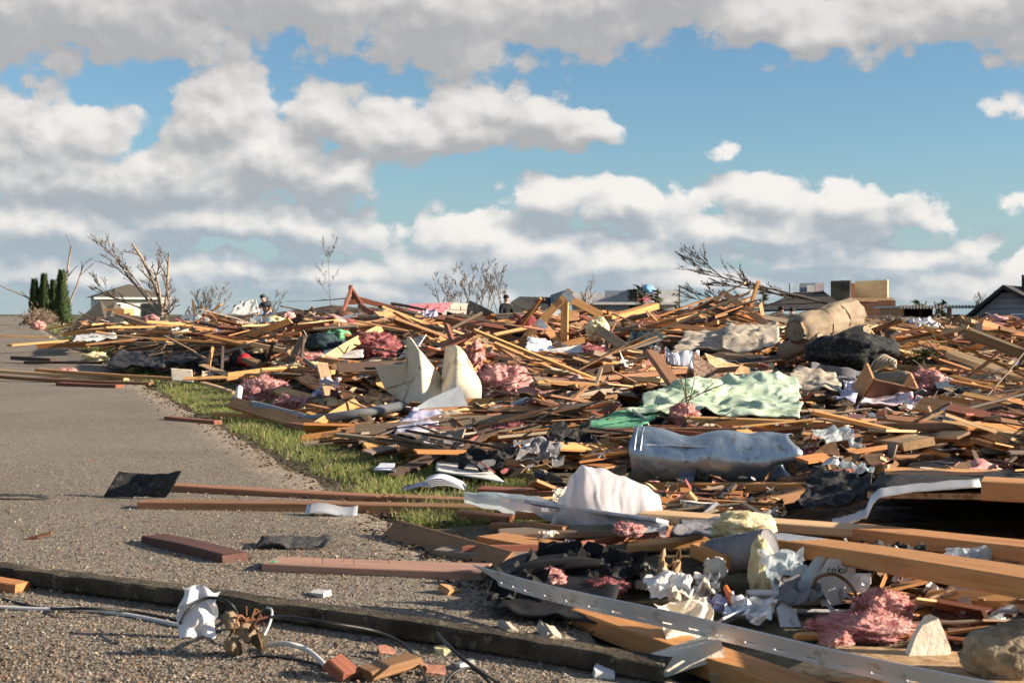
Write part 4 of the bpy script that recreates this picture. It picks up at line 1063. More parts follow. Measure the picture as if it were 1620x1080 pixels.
B((560, 1075, 3.0), (520, 1040, 3.05), 'rough split block of wood at the bottom by the cables', 'reddish', w=.05, t=.03, jag=(.03, .03))
B((575, 1066, 3.0), (660, 1042, 3.08), 'ribbed brown wood offcut tilted against the rotten timber', 'brown', w=.06, t=.022, jag=(.03, .02))

# ================================================================ trusses
def truss(name, label, d, bars, plates, tn, land, at, w=.09, t=.04):
    r = empty(name, PS(at[0], at[1], d)); inv = r.location
    for k, (x0, y0, x1, y1, nm, dd) in enumerate(bars):
        p0, p1 = PS(x0, y0, d + dd - .01 * k), PS(x1, y1, d + dd + .01 * k)
        o = board(p0, p1, w, t, R(90) if abs(x1 - x0) > 4 else 0, tn, nm)
        M = o.matrix_basis.copy(); o.parent = r; o.matrix_parent_inverse = Matrix.Translation(r.location).inverted(); o.matrix_basis = M
        if abs(x1 - x0) <= 4: o.rotation_euler = M.to_euler()
    for x, y, a, dd in plates:
        p = PS(x, y, d + dd - .045) - r.location
        g_ = box('gusset_plate', (-.075, .075, -.0015, .0015, -.05, .05), 'galvanized', r, p); g_.rotation_euler = (0, R(a), 0)
    return tag(r, label, 'truss', land=land, at=at)
truss('roof_truss', 'honey coloured roof truss standing on end with metal joint plates', 18.0,
      [(825, 541, 903, 459, 'top_chord', 0), (893, 548, 894, 470, 'king_post', .06), (905, 474, 952, 499, 'top_chord', .12), (857, 512, 890, 548, 'web', .05), (862, 552, 925, 538, 'bottom_chord', -.08)],
      [(899, 468, 50, 0), (857, 514, 45, .0), (886, 548, 20, -.1)], 'honey', 'the honey coloured truss', (890, 510), w=.095)
truss('roof_truss', 'small dark red A-shaped truss peak on the skyline', 44.0,
      [(537, 506, 556, 455, 'rafter', 0), (553, 454, 578, 492, 'rafter', .1), (545, 478, 568, 477, 'collar_tie', .2), (556, 470, 640, 492, 'rafter', -.2), (568, 482, 596, 498, 'rafter', -.3)],
      [], 'reddish', 'the dark red A-shaped truss', (557, 478), w=.16, t=.07)

# ================================================================ metal, panels, plastics
# crumpled steel duct
p0, p1 = PS(1003, 718, 6.15), PS(1243, 727, 6.0)
L = (p1 - p0).length; n, m_ = 56, 44; v, f = [], []
for i in range(m_ + 1):
    s_ = i / m_
    for j in range(n):
        a = 2 * math.pi * j / n; r_ = .120 * (1 - .04 * s_)
        nn = mn.noise((math.cos(a) * 1.5, math.sin(a) * 1.5, s_ * 3)); rg = 1 - abs(mn.noise((math.cos(a) * 1.7 + 4, math.sin(a) * 1.7, s_ * 5))) * 2
        r_ *= 1 + .05 * nn - .035 * max(0, rg) ** 2
        zz = math.sin(a) * r_; yy = math.cos(a) * r_
        dent = math.exp(-((s_ - .36) / .14) ** 2) * .030 + math.exp(-((s_ - .75) / .07) ** 2) * .012
        if zz > 0: zz -= dent * (zz / r_)
        x = (s_ - .5) * L
        if i >= m_ - 3:
            q_ = (i - m_ + 4) / 4; x += q_ * (.025 * math.sin(a * 5) + .03 * math.cos(a * 2 + 1) + (.02 if zz > 0 else -.02)); kk = 1 + q_ * (.10 * math.sin(a * 3 + 1) + .05 * math.sin(a * 7)); yy *= kk; zz *= kk
        if i == 0: x += .006 * math.sin(a * 4)
        v.append((x, yy, zz))
for i in range(m_):
    for j in range(n): f.append((i * n + j, i * n + (j + 1) % n, (i + 1) * n + (j + 1) % n, (i + 1) * n + j))
o = mesh_obj('steel_duct', v, f, MATS['steel'], smooth_=True); solid(o, .003); o.matrix_basis = frame(p0, p1)
for s_ in (.03, .07):
    ring = [(-L / 2 + s_ * L, math.cos(a_ * .2618) * .121, math.sin(a_ * .2618) * .119) for a_ in range(25)]
    tube('seam_ring', ring, .004, 'galvanized', 5, o, 1)
tube('side_seam', [(-L / 2 + .02, -.105, .052), (0, -.1, .05), (L / 2 - .04, -.094, .048)], .004, 'galvanized', 5, o, 2)
tag(o, 'dented round steel duct with a torn crumpled end', 'duct', land='the steel duct', at=(1125, 715))
# cream bent panels
def ptl(pts, d): return [PS(x, y, dd) for (x, y), dd in zip(pts, d)]
def loft(name, cols, matname, n=22, m=22, th=.01, wob=0):
    """surface through columns of points (each column a polyline bottom to top)"""
    cc = [catmull(c, 8) for c in cols]
    rows = len(cc[0]); lines = [catmull([c[k] for c in cc], 6) for k in range(rows)]
    def fn(s, t):
        l = lines[min(rows - 1, int(round(t * (rows - 1))))]; x = s * (len(l) - 1); i = min(len(l) - 2, int(x)); p = l[i].lerp(l[i + 1], x - i)
        if wob: p = p + Vector((0, wob * mn.noise(p * 6), wob * mn.noise(p * 5 + Vector((4, 0, 0)))))
        return p
    return grid(name, n, rows - 1, fn, matname, th)
D = 10.6
o = loft('bent_panel', [ptl([(610, 617), (601, 598), (593, 579)], (D, D, D)), ptl([(628, 630), (625, 603), (620, 577)], (D, D, D)), ptl([(642, 637), (642, 606), (641, 572)], (D - .03, D - .03, D - .03)), ptl([(649, 640), (648, 590), (645, 533)], (D - .08, D - .06, D - .03)),
    ptl([(662, 643), (667, 601), (663, 553)], (D - .32, D - .32, D - .2)), ptl([(682, 642), (685, 612), (679, 573)], (D - .18, D - .18, D - .12)), ptl([(703, 639), (702, 614), (697, 594)], (D + .02, D + .02, D + .02))], 'white_panel', 40, 20, .014)
tag(o, 'cream plastic panel bent into a pointed fin, left of its curved twin', 'panel', land='the bent cream panels', at=(680, 590))
o = loft('bent_panel', [ptl([(700, 641), (700, 595), (706, 548)], (D, D + .15, D + .1)), ptl([(716, 640), (720, 590), (722, 547)], (D - .28, D - .22, D)), ptl([(740, 640), (742, 592), (736, 560)], (D - .2, D - .12, D)), ptl([(761, 638), (760, 608), (746, 580)], (D, D, D))], 'white_panel', 26, 20, .014)
tag(o, 'curved upright cream panel, right hand one of the pair', 'panel')
# curled roofing felt on the road
p = G(222, 787)
def fn(s, t):
    x = -.135 + .27 * s; hgt = .098 + .02 * s * s - .012 * math.sin(s * 3.1)
    lean = .10 if s < .42 else .10 - .10 * min(1, (s - .42) / .3)
    cup = .07 * math.sin(math.pi * t * .5) * max(0, (s - .4) / .6)
    z = hgt * (t if s < .42 else t ** (1 + .5 * (s - .42)))
    return (p.x + x + .045 * t * (1 if s < .42 else 1 + (s - .42) * 1.2) - .02, p.y + lean * t * .7 - cup * .8 - .07 * max(0, s - .5) * (1 - t) - .02 * math.exp(-((s - .42) / .05) ** 2), p.z + .006 + z + .004 * mn.noise((s * 8, t * 8, 1)))
o = grid('roofing_felt', 34, 16, fn, 'black_felt', .005)
tag(o, 'curled black piece of roofing felt standing on the road', 'roofing felt', land='the curled black roofing felt', at=(222, 765))
p = G(30, 789)
o = grid('shingle', 14, 4, lambda s, t: (p.x - .2 + .34 * s, p.y - .035 + .07 * t * (1 - .6 * s), .008 + .012 * math.sin(s * 3) + .006 * mn.noise((s * 5, t * 5, 0))), 'shingle', .006)
tag(o, 'flat grey shingle strip lying on the road left of the curled felt', 'shingle')
p = G(470, 866)
o = grid('shingle', 20, 8, lambda s, t: (p.x - .13 + .24 * s, p.y - .06 + .13 * t, .006 + .025 * max(0, math.sin(s * 7)) * (1 - t) + .01 * mn.noise((s * 6, t * 6, 0)) + .02 * t), 'shingle', .006)
tag(o, 'crumpled dark shingle behind the board with upright nails', 'shingle')
p = G(525, 815)
o = grid('metal_scrap', 10, 4, lambda s, t: (p.x - .1 + .2 * s, p.y - .03 + .05 * t, .008 + .03 * t + .008 * math.sin(s * 6)), 'flashing', .003)
tag(o, 'folded grey metal scrap under the long brown board', 'metal scrap')
p = G(60, 853)
o = poly_slab('bark_scrap', [(-.05, -.006), (.0, -.012), (.045, -.004), (.05, .012), (.02, .008), (-.02, .004)], .006, 'rust_brown', p + Vector((0, 0, .012)), (.3, -.2, .1))
tag(o, 'small curved brown scrap lying alone on the bare road', 'scrap')
# slotted vinyl trim, slots cut through
p0, p1 = PS(758, 903, 3.75), PS(1600, 1098, 2.55)
L = (p1 - p0).length; v, f = [], []; ns = 19; W_ = .056
xs = [0]; cell = L / ns
for k in range(ns): xs += [k * cell + cell * .32, k * cell + cell * .68]
xs.append(L); yb = [-W_ / 2, -W_ * .31, -W_ * .22, W_ / 2]
for x in xs:
    for y in yb:
        cut = .075 * max(0, 1 - x / .2) if y < 0 else 0
        v.append((x - L / 2 + cut, y, .014 * math.sin(x * 1.7 + .4) + .004 * math.sin(x * 6) + .010 * (y / W_) ** 2))
for i in range(len(xs) - 1):
    for j in range(3):
        if j == 1 and i % 2 == 1: continue
        a = i * 4 + j; f.append((a, a + 4, a + 5, a + 1))
o = mesh_obj('vinyl_trim', v, f, MATS['white_vinyl']); solid(o, .0025); M = frame(p0, p1, R(122)); o.matrix_basis = M
tag(o, 'long white vinyl trim strip with a row of slots', 'trim strip', land='the slotted white trim', at=(1150, 990))
# perforated gusset on the thick beam
p0, p1 = PS(1206, 832, 4.45), PS(1303, 846, 4.15)
mb = MB(); n1, n2 = 16, 5
for i in range(n1):
    for j in range(n2):
        x0, x1, y0, y1 = i / n1, (i + .62) / n1, j / n2, (j + .55) / n2
        mb.add([(i / n1, j / n2, 0), ((i + 1) / n1, j / n2, 0), ((i + 1) / n1, (j + .45) / n2, 0), (i / n1, (j + .45) / n2, 0)], [(0, 1, 2, 3)])
        mb.add([(i / n1, (j + .45) / n2, 0), ((i + .5) / n1, (j + .45) / n2, 0), ((i + .5) / n1, (j + 1) / n2, 0), (i / n1, (j + 1) / n2, 0)], [(0, 1, 2, 3)])
Lg = (p1 - p0).length
mb.v = [((a - .5) * Lg, (b - .5) * .13, c) for a, b, c in mb.v]
o = mb.build('gusset_plate', 'galvanized'); solid(o, .0012)
beam = [q for q in bpy.data.objects if q.get('label', '').startswith('thick orange beam')][0]
Mi = frame(PS(1206, 856, 4.45), PS(1760, 944, 2.75)); Lb = (PS(1206, 856, 4.45) - PS(1760, 944, 2.75)).length
o.parent = beam; o.location = (-Lb / 2 + Lg / 2 + .01, 0, .0245)
o['label'] = 'perforated grey metal plate'
# panel added to shade the dark hole, extended out of view; flashing edge
p = P(1560, 800, 4.8)
r = empty('shade_panel', p)
q4 = [P(1372, 778, 4.75), P(2250, 790, 4.5), P(2200, 742, 5.9), P(1400, 748, 5.9)]  # right end runs out of view to keep sun from the hole
o = mesh_obj('sheathing', [a_ - p for a_ in q4], [(0, 1, 2, 3)], MATS['osb'], r); solid(o, .02, -1)
o = grid('felt', 20, 10, lambda s, t: tuple(q4[0].lerp(q4[1], s).lerp(q4[3].lerp(q4[2], s), t) + Vector((0, 0, .012 + .022 * mn.noise((s * 7, t * 5, 4)))) - p), 'black_felt', .006, r)
def fl(s, t):
    pts = [(1318, 828), (1345, 822), (1372, 812), (1380, 792), (1392, 780), (1450, 772), (1552, 764)]
    x = s * (len(pts) - 1); i = min(len(pts) - 2, int(x)); a_, b_ = pts[i], pts[i + 1]; fx = x - i
    q = PS(a_[0] + (b_[0] - a_[0]) * fx, a_[1] + (b_[1] - a_[1]) * fx, 4.72 - .03 * s)
    return tuple(q + Vector((.0, .02 * t, .026 * (t - .5))) + Vector((0, 0, .006 * mn.noise((s * 20, t * 3, 1)))) - p)
grid('metal_flashing', 40, 3, fl, 'flashing', .002, r)
tag(r, 'added black felted panel shading a dark hole, edged with silver flashing', 'roof panel', land='the added shade panel', at=(1480, 780))
o = drape('black_tarp', [(1258, 826, 4.9), (1372, 818, 4.75), (1380, 765, 5.1), (1285, 760, 5.4)], 'black_felt', .04, 9, .03, 30, 24, .004, 3)
tag(o, 'crumpled black tarp left of the silver flashing', 'tarp', land='the crumpled black tarp', at=(1315, 790))
o = drape('roofing_sheet', [(1432, 756, 5.85), (1552, 752, 5.75), (1520, 734, 6.3), (1440, 736, 6.35)], 'black_felt', .015, 5, .01, 20, 10, .008, 5)
tag(o, 'flat dark roofing sheet beneath the crumpled newsprint', 'roofing sheet')
# carrier bag
BAG = [(0, .0), (.10, .10), (.20, .175), (.29, .205), (.42, .195), (.60, .168), (.78, .140), (.92, .105), (1, .0)]
def bag(s, t):
    i = max(k for k in range(len(BAG) - 1) if BAG[k][0] <= s); f0 = (s - BAG[i][0]) / (BAG[i + 1][0] - BAG[i][0]); f0 = f0 * f0 * (3 - 2 * f0)
    h_ = BAG[i][1] + (BAG[i + 1][1] - BAG[i][1]) * f0; a = math.pi * t
    n_ = mn.noise((s * 3.5, t * 3, 4)); r_ = max(0, 1 - 5 * abs(mn.noise((s * 4 + t * 2, t * 3 - s * 2, 9)))); r2 = max(0, 1 - 6 * abs(mn.noise((s * 9 - t * 3, t * 6, 2))))
    k = 1 + .08 * n_ + .022 * r_ + .012 * r2
    y = -math.cos(a) * (.03 + .5 * h_) * k; z = h_ * max(0, math.sin(a)) ** .75 * k
    return ((s - .47) * .385 + .02 * mn.noise((s * 2, t * 4, 6)) - .03 * math.sin(a) * (1 - s), y, z)
o = grid('carrier_bag', 72, 44, bag, 'bag_film', .0012); o.location = PS(964, 786, 5.0)
tag(o, 'puffed white translucent plastic carrier bag', 'plastic bag', land='the white carrier bag', at=(965, 780))
# clear wrapped trim under it
r = empty('wrapped_trim', PS(890, 815, 5.0))
pa, pb = PS(735, 786, 5.5), PS(1052, 838, 4.7)
def wrap(s, t):
    a = t * 4.2 + .6; q = pa.lerp(pb, s); k = .045 * (1 + .35 * mn.noise((s * 6, t * 3, 2))) * (.55 + .45 * math.sin(math.pi * min(1, s * 1.1 + .06)))
    return tuple(q + Vector((.02 * mn.noise((s * 9, t * 4, 8)), math.cos(a) * k, math.sin(a) * k * .8 + .01 * mn.noise((s * 14, t * 6, 5)))) - r.location)
grid('plastic_wrap', 60, 18, wrap, 'clear_film', .001, r)
pc, pd = PS(840, 795, 5.05), PS(1048, 824, 4.75)
o = board(pc, pd, .09, .012, R(-14), (.62, .65, .68), 'white_strip', m='scrap'); M = o.matrix_basis.copy(); o.parent = r; o.matrix_parent_inverse = Matrix.Translation(r.location).inverted(); o.matrix_basis = M
tag(r, 'white trim strip in torn clear plastic wrap in front of the carrier bag', 'trim', land='the clear plastic wrap', at=(850, 800))
# open magazine on the grass
p = G(690, 778); r = empty('magazine', p)
for k in range(5):
    def pg(s, t, k=k):
        x = -.03 + .16 * s; z = .012 + .004 * k + (.035 + .004 * k) * math.sin(math.pi * min(1, .15 + s * .8)) * (1 - .45 * s)
        return (x - .004 * k, -.09 + .18 * t + .03 * s, z)
    grid('page', 12, 3, pg, 'magazine', .0012, r)
grid('cover', 12, 3, lambda s, t: (-.03 - .12 * s, -.08 + .16 * t + .02 * s, .014 + .03 * math.sin(math.pi * (1 - s) * .8) * (1 - s)), 'lavender_cloth', .002, r)
tag(r, 'open magazine with curled pages lying on the turf', 'magazine', land='the open magazine', at=(690, 772))
# paper sheet on cables
p = G(312, 1012)
def pp(s, t):
    return (p.x - .045 + .09 * s + .012 * mn.noise((s * 2, t * 3, 1)) - .006 * math.sin(t * 5), p.y + .012 * t + .03 * mn.noise((s * 2.6, t * 2.6, 4)) + .012 * abs(s - .45), .006 + .130 * t * (.92 + .10 * mn.noise((s * 4, 1, 2)) - .25 * max(0, s - .62)) + .006 * mn.noise((s * 5, t * 5, 9)))
o = grid('paper_sheet', 16, 20, pp, 'paper', .0008, smooth_=False)
tag(o, 'crumpled white paper caught upright on black cables on the road', 'paper', land='the crumpled white paper', at=(312, 970))
# cables
def cable(label, pts, rad, m, name='cable', land=None):
    q = [G(x, y, z) if y > 520 else None for x, y, z in pts]
    o = tube(name, q, rad, m, 7, None, 8); tag(o, label, 'cable', 'cables trailing over the road'); return o
cable('white cable running in from the left edge to the white paper', [(-40, 958, .008), (60, 963, .008), (120, 963, .012), (200, 972, .008), (290, 990, .01)], .0055, 'cable_white')
cable('black cable beside the white one, left of the paper', [(-40, 935, .008), (60, 960, .006), (140, 962, .03), (215, 968, .012), (300, 985, .008), (350, 1000, .006)], .004, 'cable_black')
cable('thin black cable looping above the white paper', [(285, 985, .06), (300, 962, .08), (330, 945, .10), (365, 955, .09), (380, 985, .04)], .0042, 'cable_black')
cable('black cable snaking along the rotten timber to the bottom', [(385, 985, .02), (440, 975, .09), (520, 985, .095), (600, 1000, .06), (650, 1030, .03), (680, 1090, .02)], .004, 'cable_black')
cable('black cable crossing the rotten timber to a loop', [(690, 1000, .09), (730, 1040, .07), (790, 1080, .02)], .004, 'cable_black')
cable('white cable running from the root clump to the bottom', [(415, 1022, .01), (455, 1018, .03), (490, 1030, .02), (520, 1058, .01)], .006, 'cable_white')
cable('grey cable curling beside the root clump', [(405, 1025, .01), (425, 990, .05), (430, 965, .06), (418, 960, .03)], .003, 'cable_white')
cable('black cable in front of the root clump', [(380, 1045, .006), (420, 1038, .006), (500, 1050, .006), (560, 1075, .006)], .0035, 'cable_black')
cable('coiled black cable at the bottom of the picture', [(700, 1085, .01), (720, 1062, .03), (750, 1058, .03), (780, 1085, .01)], .0035, 'cable_black')
pts = [PS(1288, 935, 3.6), PS(1292, 915, 3.6), PS(1320, 908, 3.6), PS(1345, 925, 3.6), PS(1356, 950, 3.55), PS(1353, 972, 3.5)]
tag(tube('cable', pts, .0045, 'rust_brown', 7), 'arched brown cable beside the pink insulation', 'cable')
# root clump
p = G(388, 1040); r = empty('root_clump', p); rr_ = random.Random(8)
for k in range(9):
    blob('soil_lump', (rr_.uniform(-.035, .035), rr_.uniform(-.02, .02),   .012 + .010 * k), (.015, .014, .016), 'sandstone' if k % 3 else 'old_timber', k, 3, .4, .2, parent=r)
for k in range(14):
    a = rr_.uniform(0, 6.28); tube('root', [(0, 0, .03 + rr_.random() * .06), (math.cos(a) * .03, math.sin(a) * .03, .06 + rr_.random() * .05), (math.cos(a) * .06, math.sin(a) * .05, rr_.random() * .13)], [.004, .003, .0015], 'rust_brown', 5, r, 3)
tag(r, 'clump of earth and roots tangled in cables on the road', 'root clump', land='the root clump', at=(388, 1000))
# black bent plastic hood
cx = PS(915, 925, 3.95)
def hood(s, t):
    a = math.pi * (.04 + .92 * s); R_ = .255
    return (cx.x - math.cos(a) * R_ * (1.0 + .05 * t), cx.y - .04 + .30 * t, cx.z - .075 + math.sin(a) ** .8 * .15 * (1 - .10 * t) + .006 * mn.noise((s * 6, t * 4, 2)))
o = grid('wheel_arch_liner', 40, 14, hood, 'black_plastic', .006)
grid('rim_flange', 40, 2, lambda s, t: tuple(Vector(hood(s, 0)) - o.location + Vector((0, -.005, -.024 * t))), 'black_plastic', .004, o)
tag(o, 'arched black plastic liner rising behind the slotted trim', 'plastic liner', land='the arched black plastic', at=(910, 900))
o = drape('shade_sheet', [(775, 985, 3.62), (960, 1010, 3.45), (985, 930, 3.8), (800, 918, 3.95)], 'black_plastic', .02, 6, .02, 24, 16, .003, 6)  # black sheet stands in for the shade beneath the trim
tag(o, 'added black sheet for the dark void beneath the slotted trim', 'shade sheet')
# striped ribbed roll with wood core and torn wadding
p0, p1 = PS(1128, 882, 4.05), PS(1218, 866, 3.95)
o = roll_obj('ribbed_hose', p0, p1, .062, 'grey_cloth', 3, .03, 30, 24, .9, squeeze=[(k * .1 + .05, .06) for k in range(10)])
tag(o, 'grey ribbed padded roll with pale wadding torn out of its end', 'padded roll', land='the grey ribbed roll', at=(1170, 870))
o = blob('wadding', PS(1178, 832, 4.2), (.085, .05, .04), 'cream_foam', 12, 4); tag(o, 'pale yellow wadding on top of the grey ribbed roll', 'wadding')
o = blob('wadding', PS(1205, 900, 3.85), (.03, .03, .075), 'cream_foam', 13, 4); tag(o, 'hanging tuft of pale wadding at the end of the ribbed roll', 'wadding')
o = blob('wadding', PS(1132, 900, 3.9), (.03, .025, .03), 'plaster', 15, 4); tag(o, 'ring of dirty white wadding around the wood core of the roll', 'wadding')
B((1100, 868, 4.05), (1150, 890, 3.95), 'orange wood core sticking out of the ribbed roll', 'orange', w=.05, t=.04, jag=(.01, .01))
o = drape('grey_blanket', [(1060, 858, 4.4), (1200, 868, 4.2), (1215, 828, 4.6), (1080, 838, 4.7)], 'grey_cloth', .03, 8, .02, 28, 16, .006, 8)
tag(o, 'rumpled dark grey padding spread left of the thick beam', 'padding')
# crumpled wrapping paper and cardboard heap
rr_ = random.Random(21)
for k, (px, py, d_, w_, h_, m, lab) in enumerate([
        (1062, 905, 3.8, .06, .11, 'cardboard', 'curled brown paper peak behind the slotted trim'), (1095, 950, 3.65, .11, .09, 'plaster', 'torn cream paper right of the curled brown one'),
        (1035, 915, 3.85, .08, .08, 'carpet_pad', 'crumpled tan paper under the arched black plastic'), (1140, 958, 3.6, .08, .05, 'lavender_cloth', 'pale blue crushed paper by the orange strip'),
        (1000, 905, 3.95, .09, .07, 'grey_cloth', 'dark crumpled cloth inside the arched plastic'), (1120, 925, 3.75, .06, .05, 'drywall', 'white torn board scrap beside the orange strip')]):
    c_ = PS(px, py, d_)
    def cr(s, t, k=k, w_=w_, h_=h_):
        return (c_.x + (s - .5) * w_ + .02 * mn.noise((s * 4, t * 4, k * 3)), c_.y + .05 * mn.noise((s * 3, t * 3, k + 7)) + .03 * t, c_.z - h_ / 2 + h_ * t * (.6 + .5 * mn.noise((s * 3 + k, t, k))) + .02 * mn.noise((s * 7, t * 7, k)) + h_ * .2)
    tag(grid('crumpled_paper', 14, 14, cr, m, .001, smooth_=False), lab, 'paper')
o = tube('orange_strip', [PS(1148, 928, 3.7), PS(1158, 948, 3.62), PS(1168, 958, 3.58), PS(1182, 960, 3.6)], [.007, .011, .009, .004], 'orange_plastic', 6); tag(o, 'small bright orange plastic strip', 'plastic strip', land='the orange strip', at=(1165, 950))
def strip(name, a, b, w, t, roll, m, lab, cat, land=None):
    o = board(PS(*a), PS(*b), w, t, roll, (.6, .6, .6), name, m=m); tag(o, lab, cat, land=land, at=((a[0] + b[0]) / 2, (a[1] + b[1]) / 2) if land else None); return o
strip('white_trim', (1130, 988, 3.45), (1285, 925, 3.75), .07, .006, R(-35), 'white_vinyl', 'pale vinyl channel slanting up to the right behind the slotted trim', 'trim')
strip('white_trim', (1180, 950, 3.95), (1720, 940, 3.75), .075, .02, R(-50), 'white_vinyl', 'broad white vinyl channel running right below the thick beam', 'trim', 'the broad white vinyl channel')
strip('white_trim', (1260, 968, 3.8), (1720, 972, 3.7), .03, .01, R(-30), 'white_vinyl', 'narrow white strip just below the broad vinyl channel', 'trim')
strip('glass_tube', (1210, 868, 3.9), (1232, 940, 3.6), .022, .022, 0, 'clear_film', 'clear plastic tube leaning beneath the thick beam', 'tube')
strip('glass_tube', (1298, 888, 3.85), (1272, 928, 3.6), .03, .03, 0, 'clear_film', 'second clear plastic tube, right of the first', 'tube')
strip('metal_strip', (1292, 930, 3.7), (1325, 975, 3.5), .04, .004, R(-40), 'galvanized', 'dull metal strip under the arched brown cable', 'metal strip')
o = poly_slab('plaque', [(-.045, -.06), (.05, -.05), (.048, .06), (-.02, .065), (-.05, .02)], .012, 'drywall', PS(1325, 922, 3.75), (R(78), 0, .05)); tag(o, 'cream broken plaque with dark lettering under the thick beam', 'plaque')
for k, (x0, g_) in enumerate(((-.022, 'c'), (-.010, 'o'), (.002, 'l'), (.010, 'o'), (.022, 's'))):     # moulded letters
    if g_ == 'l': pts = [(x0, .046, .0075), (x0, .026, .0075)]
    elif g_ == 's': pts = [(x0 + .005, .038, .0075), (x0 - .003, .038, .0075), (x0 + .003, .032, .0075), (x0 - .005, .027, .0075)]
    else: pts = [(x0 + math.cos(R(a)) * .005, .032 + math.sin(R(a)) * .006, .0075) for a in range(50 if g_ == 'c' else 0, 320 if g_ == 'c' else 361, 30)]
    tube('letter', pts, .0012, 'black_plastic', 5, o, 1)
o = poly_slab('ceramic_shard', [(-.03, -.03), (.03, -.035), (.025, .01), (0, .035), (-.025, .02)], .006, 'white_vinyl', PS(1245, 972, 3.55), (R(60), 0, .4)); tag(o, 'white curved shard beneath the pale vinyl channel', 'shard')
o = poly_slab('plaster_chunk', [(-.05, -.045), (-.01, -.06), (.045, -.05), (.05, -.01), (.02, .055), (0, .06), (-.03, .01)], .03, 'plaster', PS(1466, 1015, 3.15), (R(72), R(8), .1)); tag(o, 'pointed cream plaster chunk standing by the pink insulation', 'plaster chunk', land='the plaster chunk', at=(1466, 1015))
o = blob('carpet_bundle', PS(1600, 1035, 2.9), (.10, .08, .065), 'loop_carpet', 31, 5, .22, .05, 1.2); tag(o, 'sandy looped carpet bundle in the bottom right corner', 'carpet', land='the sandy carpet bundle', at=(1590, 1030))
q4 = [PS(1240, 1060, 2.95), PS(1700, 1110, 2.6), PS(1700, 1040, 3.1), PS(1330, 1020, 3.25)]
o = mesh_obj('osb_sheet', [a_ - q4[0] for a_ in q4], [(0, 1, 2, 3)], MATS['osb']); o.location = q4[0]; solid(o, .012, -1); tag(o, 'flaky chipboard sheet under the slotted trim in the bottom corner', 'chipboard')
o = tube('bottle_neck', [PS(1570, 985, 3.4), PS(1600, 972, 3.45), PS(1650, 965, 3.5)], [.02, .026, .026], 'clear_film', 14); tag(o, 'clear plastic bottle neck at the right edge by the carpet bundle', 'bottle')
# concrete bits in the shade under the black plastic
for k, (px, py, w_, m, lab) in enumerate([(870, 1010, .045, 'concrete', 'grey concrete lump in the shade under the slotted trim'), (803, 997, .03, 'concrete', 'small grey rubble piece under the arched plastic'), (505, 945, .035, 'drywall', 'white flake of board behind the rotten timber'),
        (712, 940, .04, 'mdf', 'orange brown stone-like chip right of the road crumbs'), (735, 1058, .035, 'drywall', 'white board scrap in front of the rotten timber'), (690, 1068, .03, 'brick_red', 'broken brick at the bottom beside the cable loop'), (610, 1036, .03, 'brick_red', 'red brick fragment against the rotten timber'), (955, 1070, .04, 'white_vinyl', 'white sliver in front of the rotten timber'), (1075, 1040, .09, 'plaster', 'large pale plaster slab under the brown beam'), (1150, 1062, .06, 'cardboard', 'folded brown card under the brown beam'), (700, 1035, .035, 'cream_foam', 'yellow foam bit on the rotten timber'), (1010, 985, .05, 'rust_brown', 'rusty lump under the slotted trim')]):
    b_ = random.Random(k + 40); c_ = G(px, py); c_.z = w_ * .28
    if px > 1000: c_ = PS(px, py, 3.1 if py > 1000 else 3.5)
    o = poly_slab('rubble_chunk', ragged(b_, w_ * 1.5, w_, 10, .16), w_ * .45, m, c_, (b_.uniform(-.3, .5), b_.uniform(-.3, .3), b_.uniform(0, 3))); tag(o, lab, 'chunk')

# ================================================================ soft things
def ins(px, py, wpx, hpx, m, lab, seed, d=None, land=None, name='insulation', sub=5):
    q = S(px, py + hpx * .35) if d is None else PS(px, py, d); d_ = q.y; s = d_ / F
    c_ = PS(px, py, d_)
    o = blob(name, c_, (wpx * s * .55, max(wpx, hpx) * s * .42, hpx * s * .58), m, seed, sub, .42, .17, 1.7, fuzz=5200 if sub > 4 else 1400)
    return tag(o, lab, 'insulation', 'tufts of glass wool', land, (px, py) if land else None)
ins(418, 622, 64, 38, 'pink_insulation', 'large bright pink insulation clump at the turf edge', 1, land='the large pink insulation clump')
ins(462, 640, 46, 22, 'pink_insulation', 'tail of pink insulation trailing toward the grey pipe', 2)
ins(492, 569, 54, 16, 'pink_insulation', 'flat pink insulation tuft below the pale leaning board', 3)
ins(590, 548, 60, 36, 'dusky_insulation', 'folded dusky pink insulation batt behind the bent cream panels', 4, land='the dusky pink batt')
ins(750, 570, 28, 40, 'pink_insulation', 'round pink insulation wad right of the curved panel', 5)
ins(797, 608, 66, 46, 'pink_insulation', 'big pink insulation wad on the long honey coloured board', 6, land='the pink wad by the cream panels')
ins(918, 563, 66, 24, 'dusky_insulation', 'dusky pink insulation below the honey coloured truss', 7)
ins(1081, 656, 36, 30, 'pink_insulation', 'small vivid pink tuft resting on the mint blanket', 8, 7.6)
ins(1466, 608, 50, 34, 'pink_insulation', 'pink insulation wad right of the tan pillow roll', 9, land='the pink wad at the tan pillow roll')
ins(1580, 678, 100, 36, 'pink_insulation', 'long pink insulation strip at the right edge by the long boards', 10)
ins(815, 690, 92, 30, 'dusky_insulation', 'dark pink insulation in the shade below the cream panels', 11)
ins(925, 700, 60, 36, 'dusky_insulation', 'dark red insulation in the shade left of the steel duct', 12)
ins(1395, 962, 72, 46, 'pink_insulation', 'curly pink insulation ball in front of the broad vinyl channel', 13, 3.55, land='the curly pink insulation ball')
ins(1365, 992, 124, 30, 'pink_insulation', 'smooth pink insulation sheet below the curly ball', 14, 3.4)
ins(1322, 1012, 44, 22, 'pink_insulation', 'pale pink insulation flap under the thin lath', 15, 3.3)
ins(995, 838, 40, 16, 'pink_insulation', 'small pink tuft behind the arched black plastic', 16, 4.6)
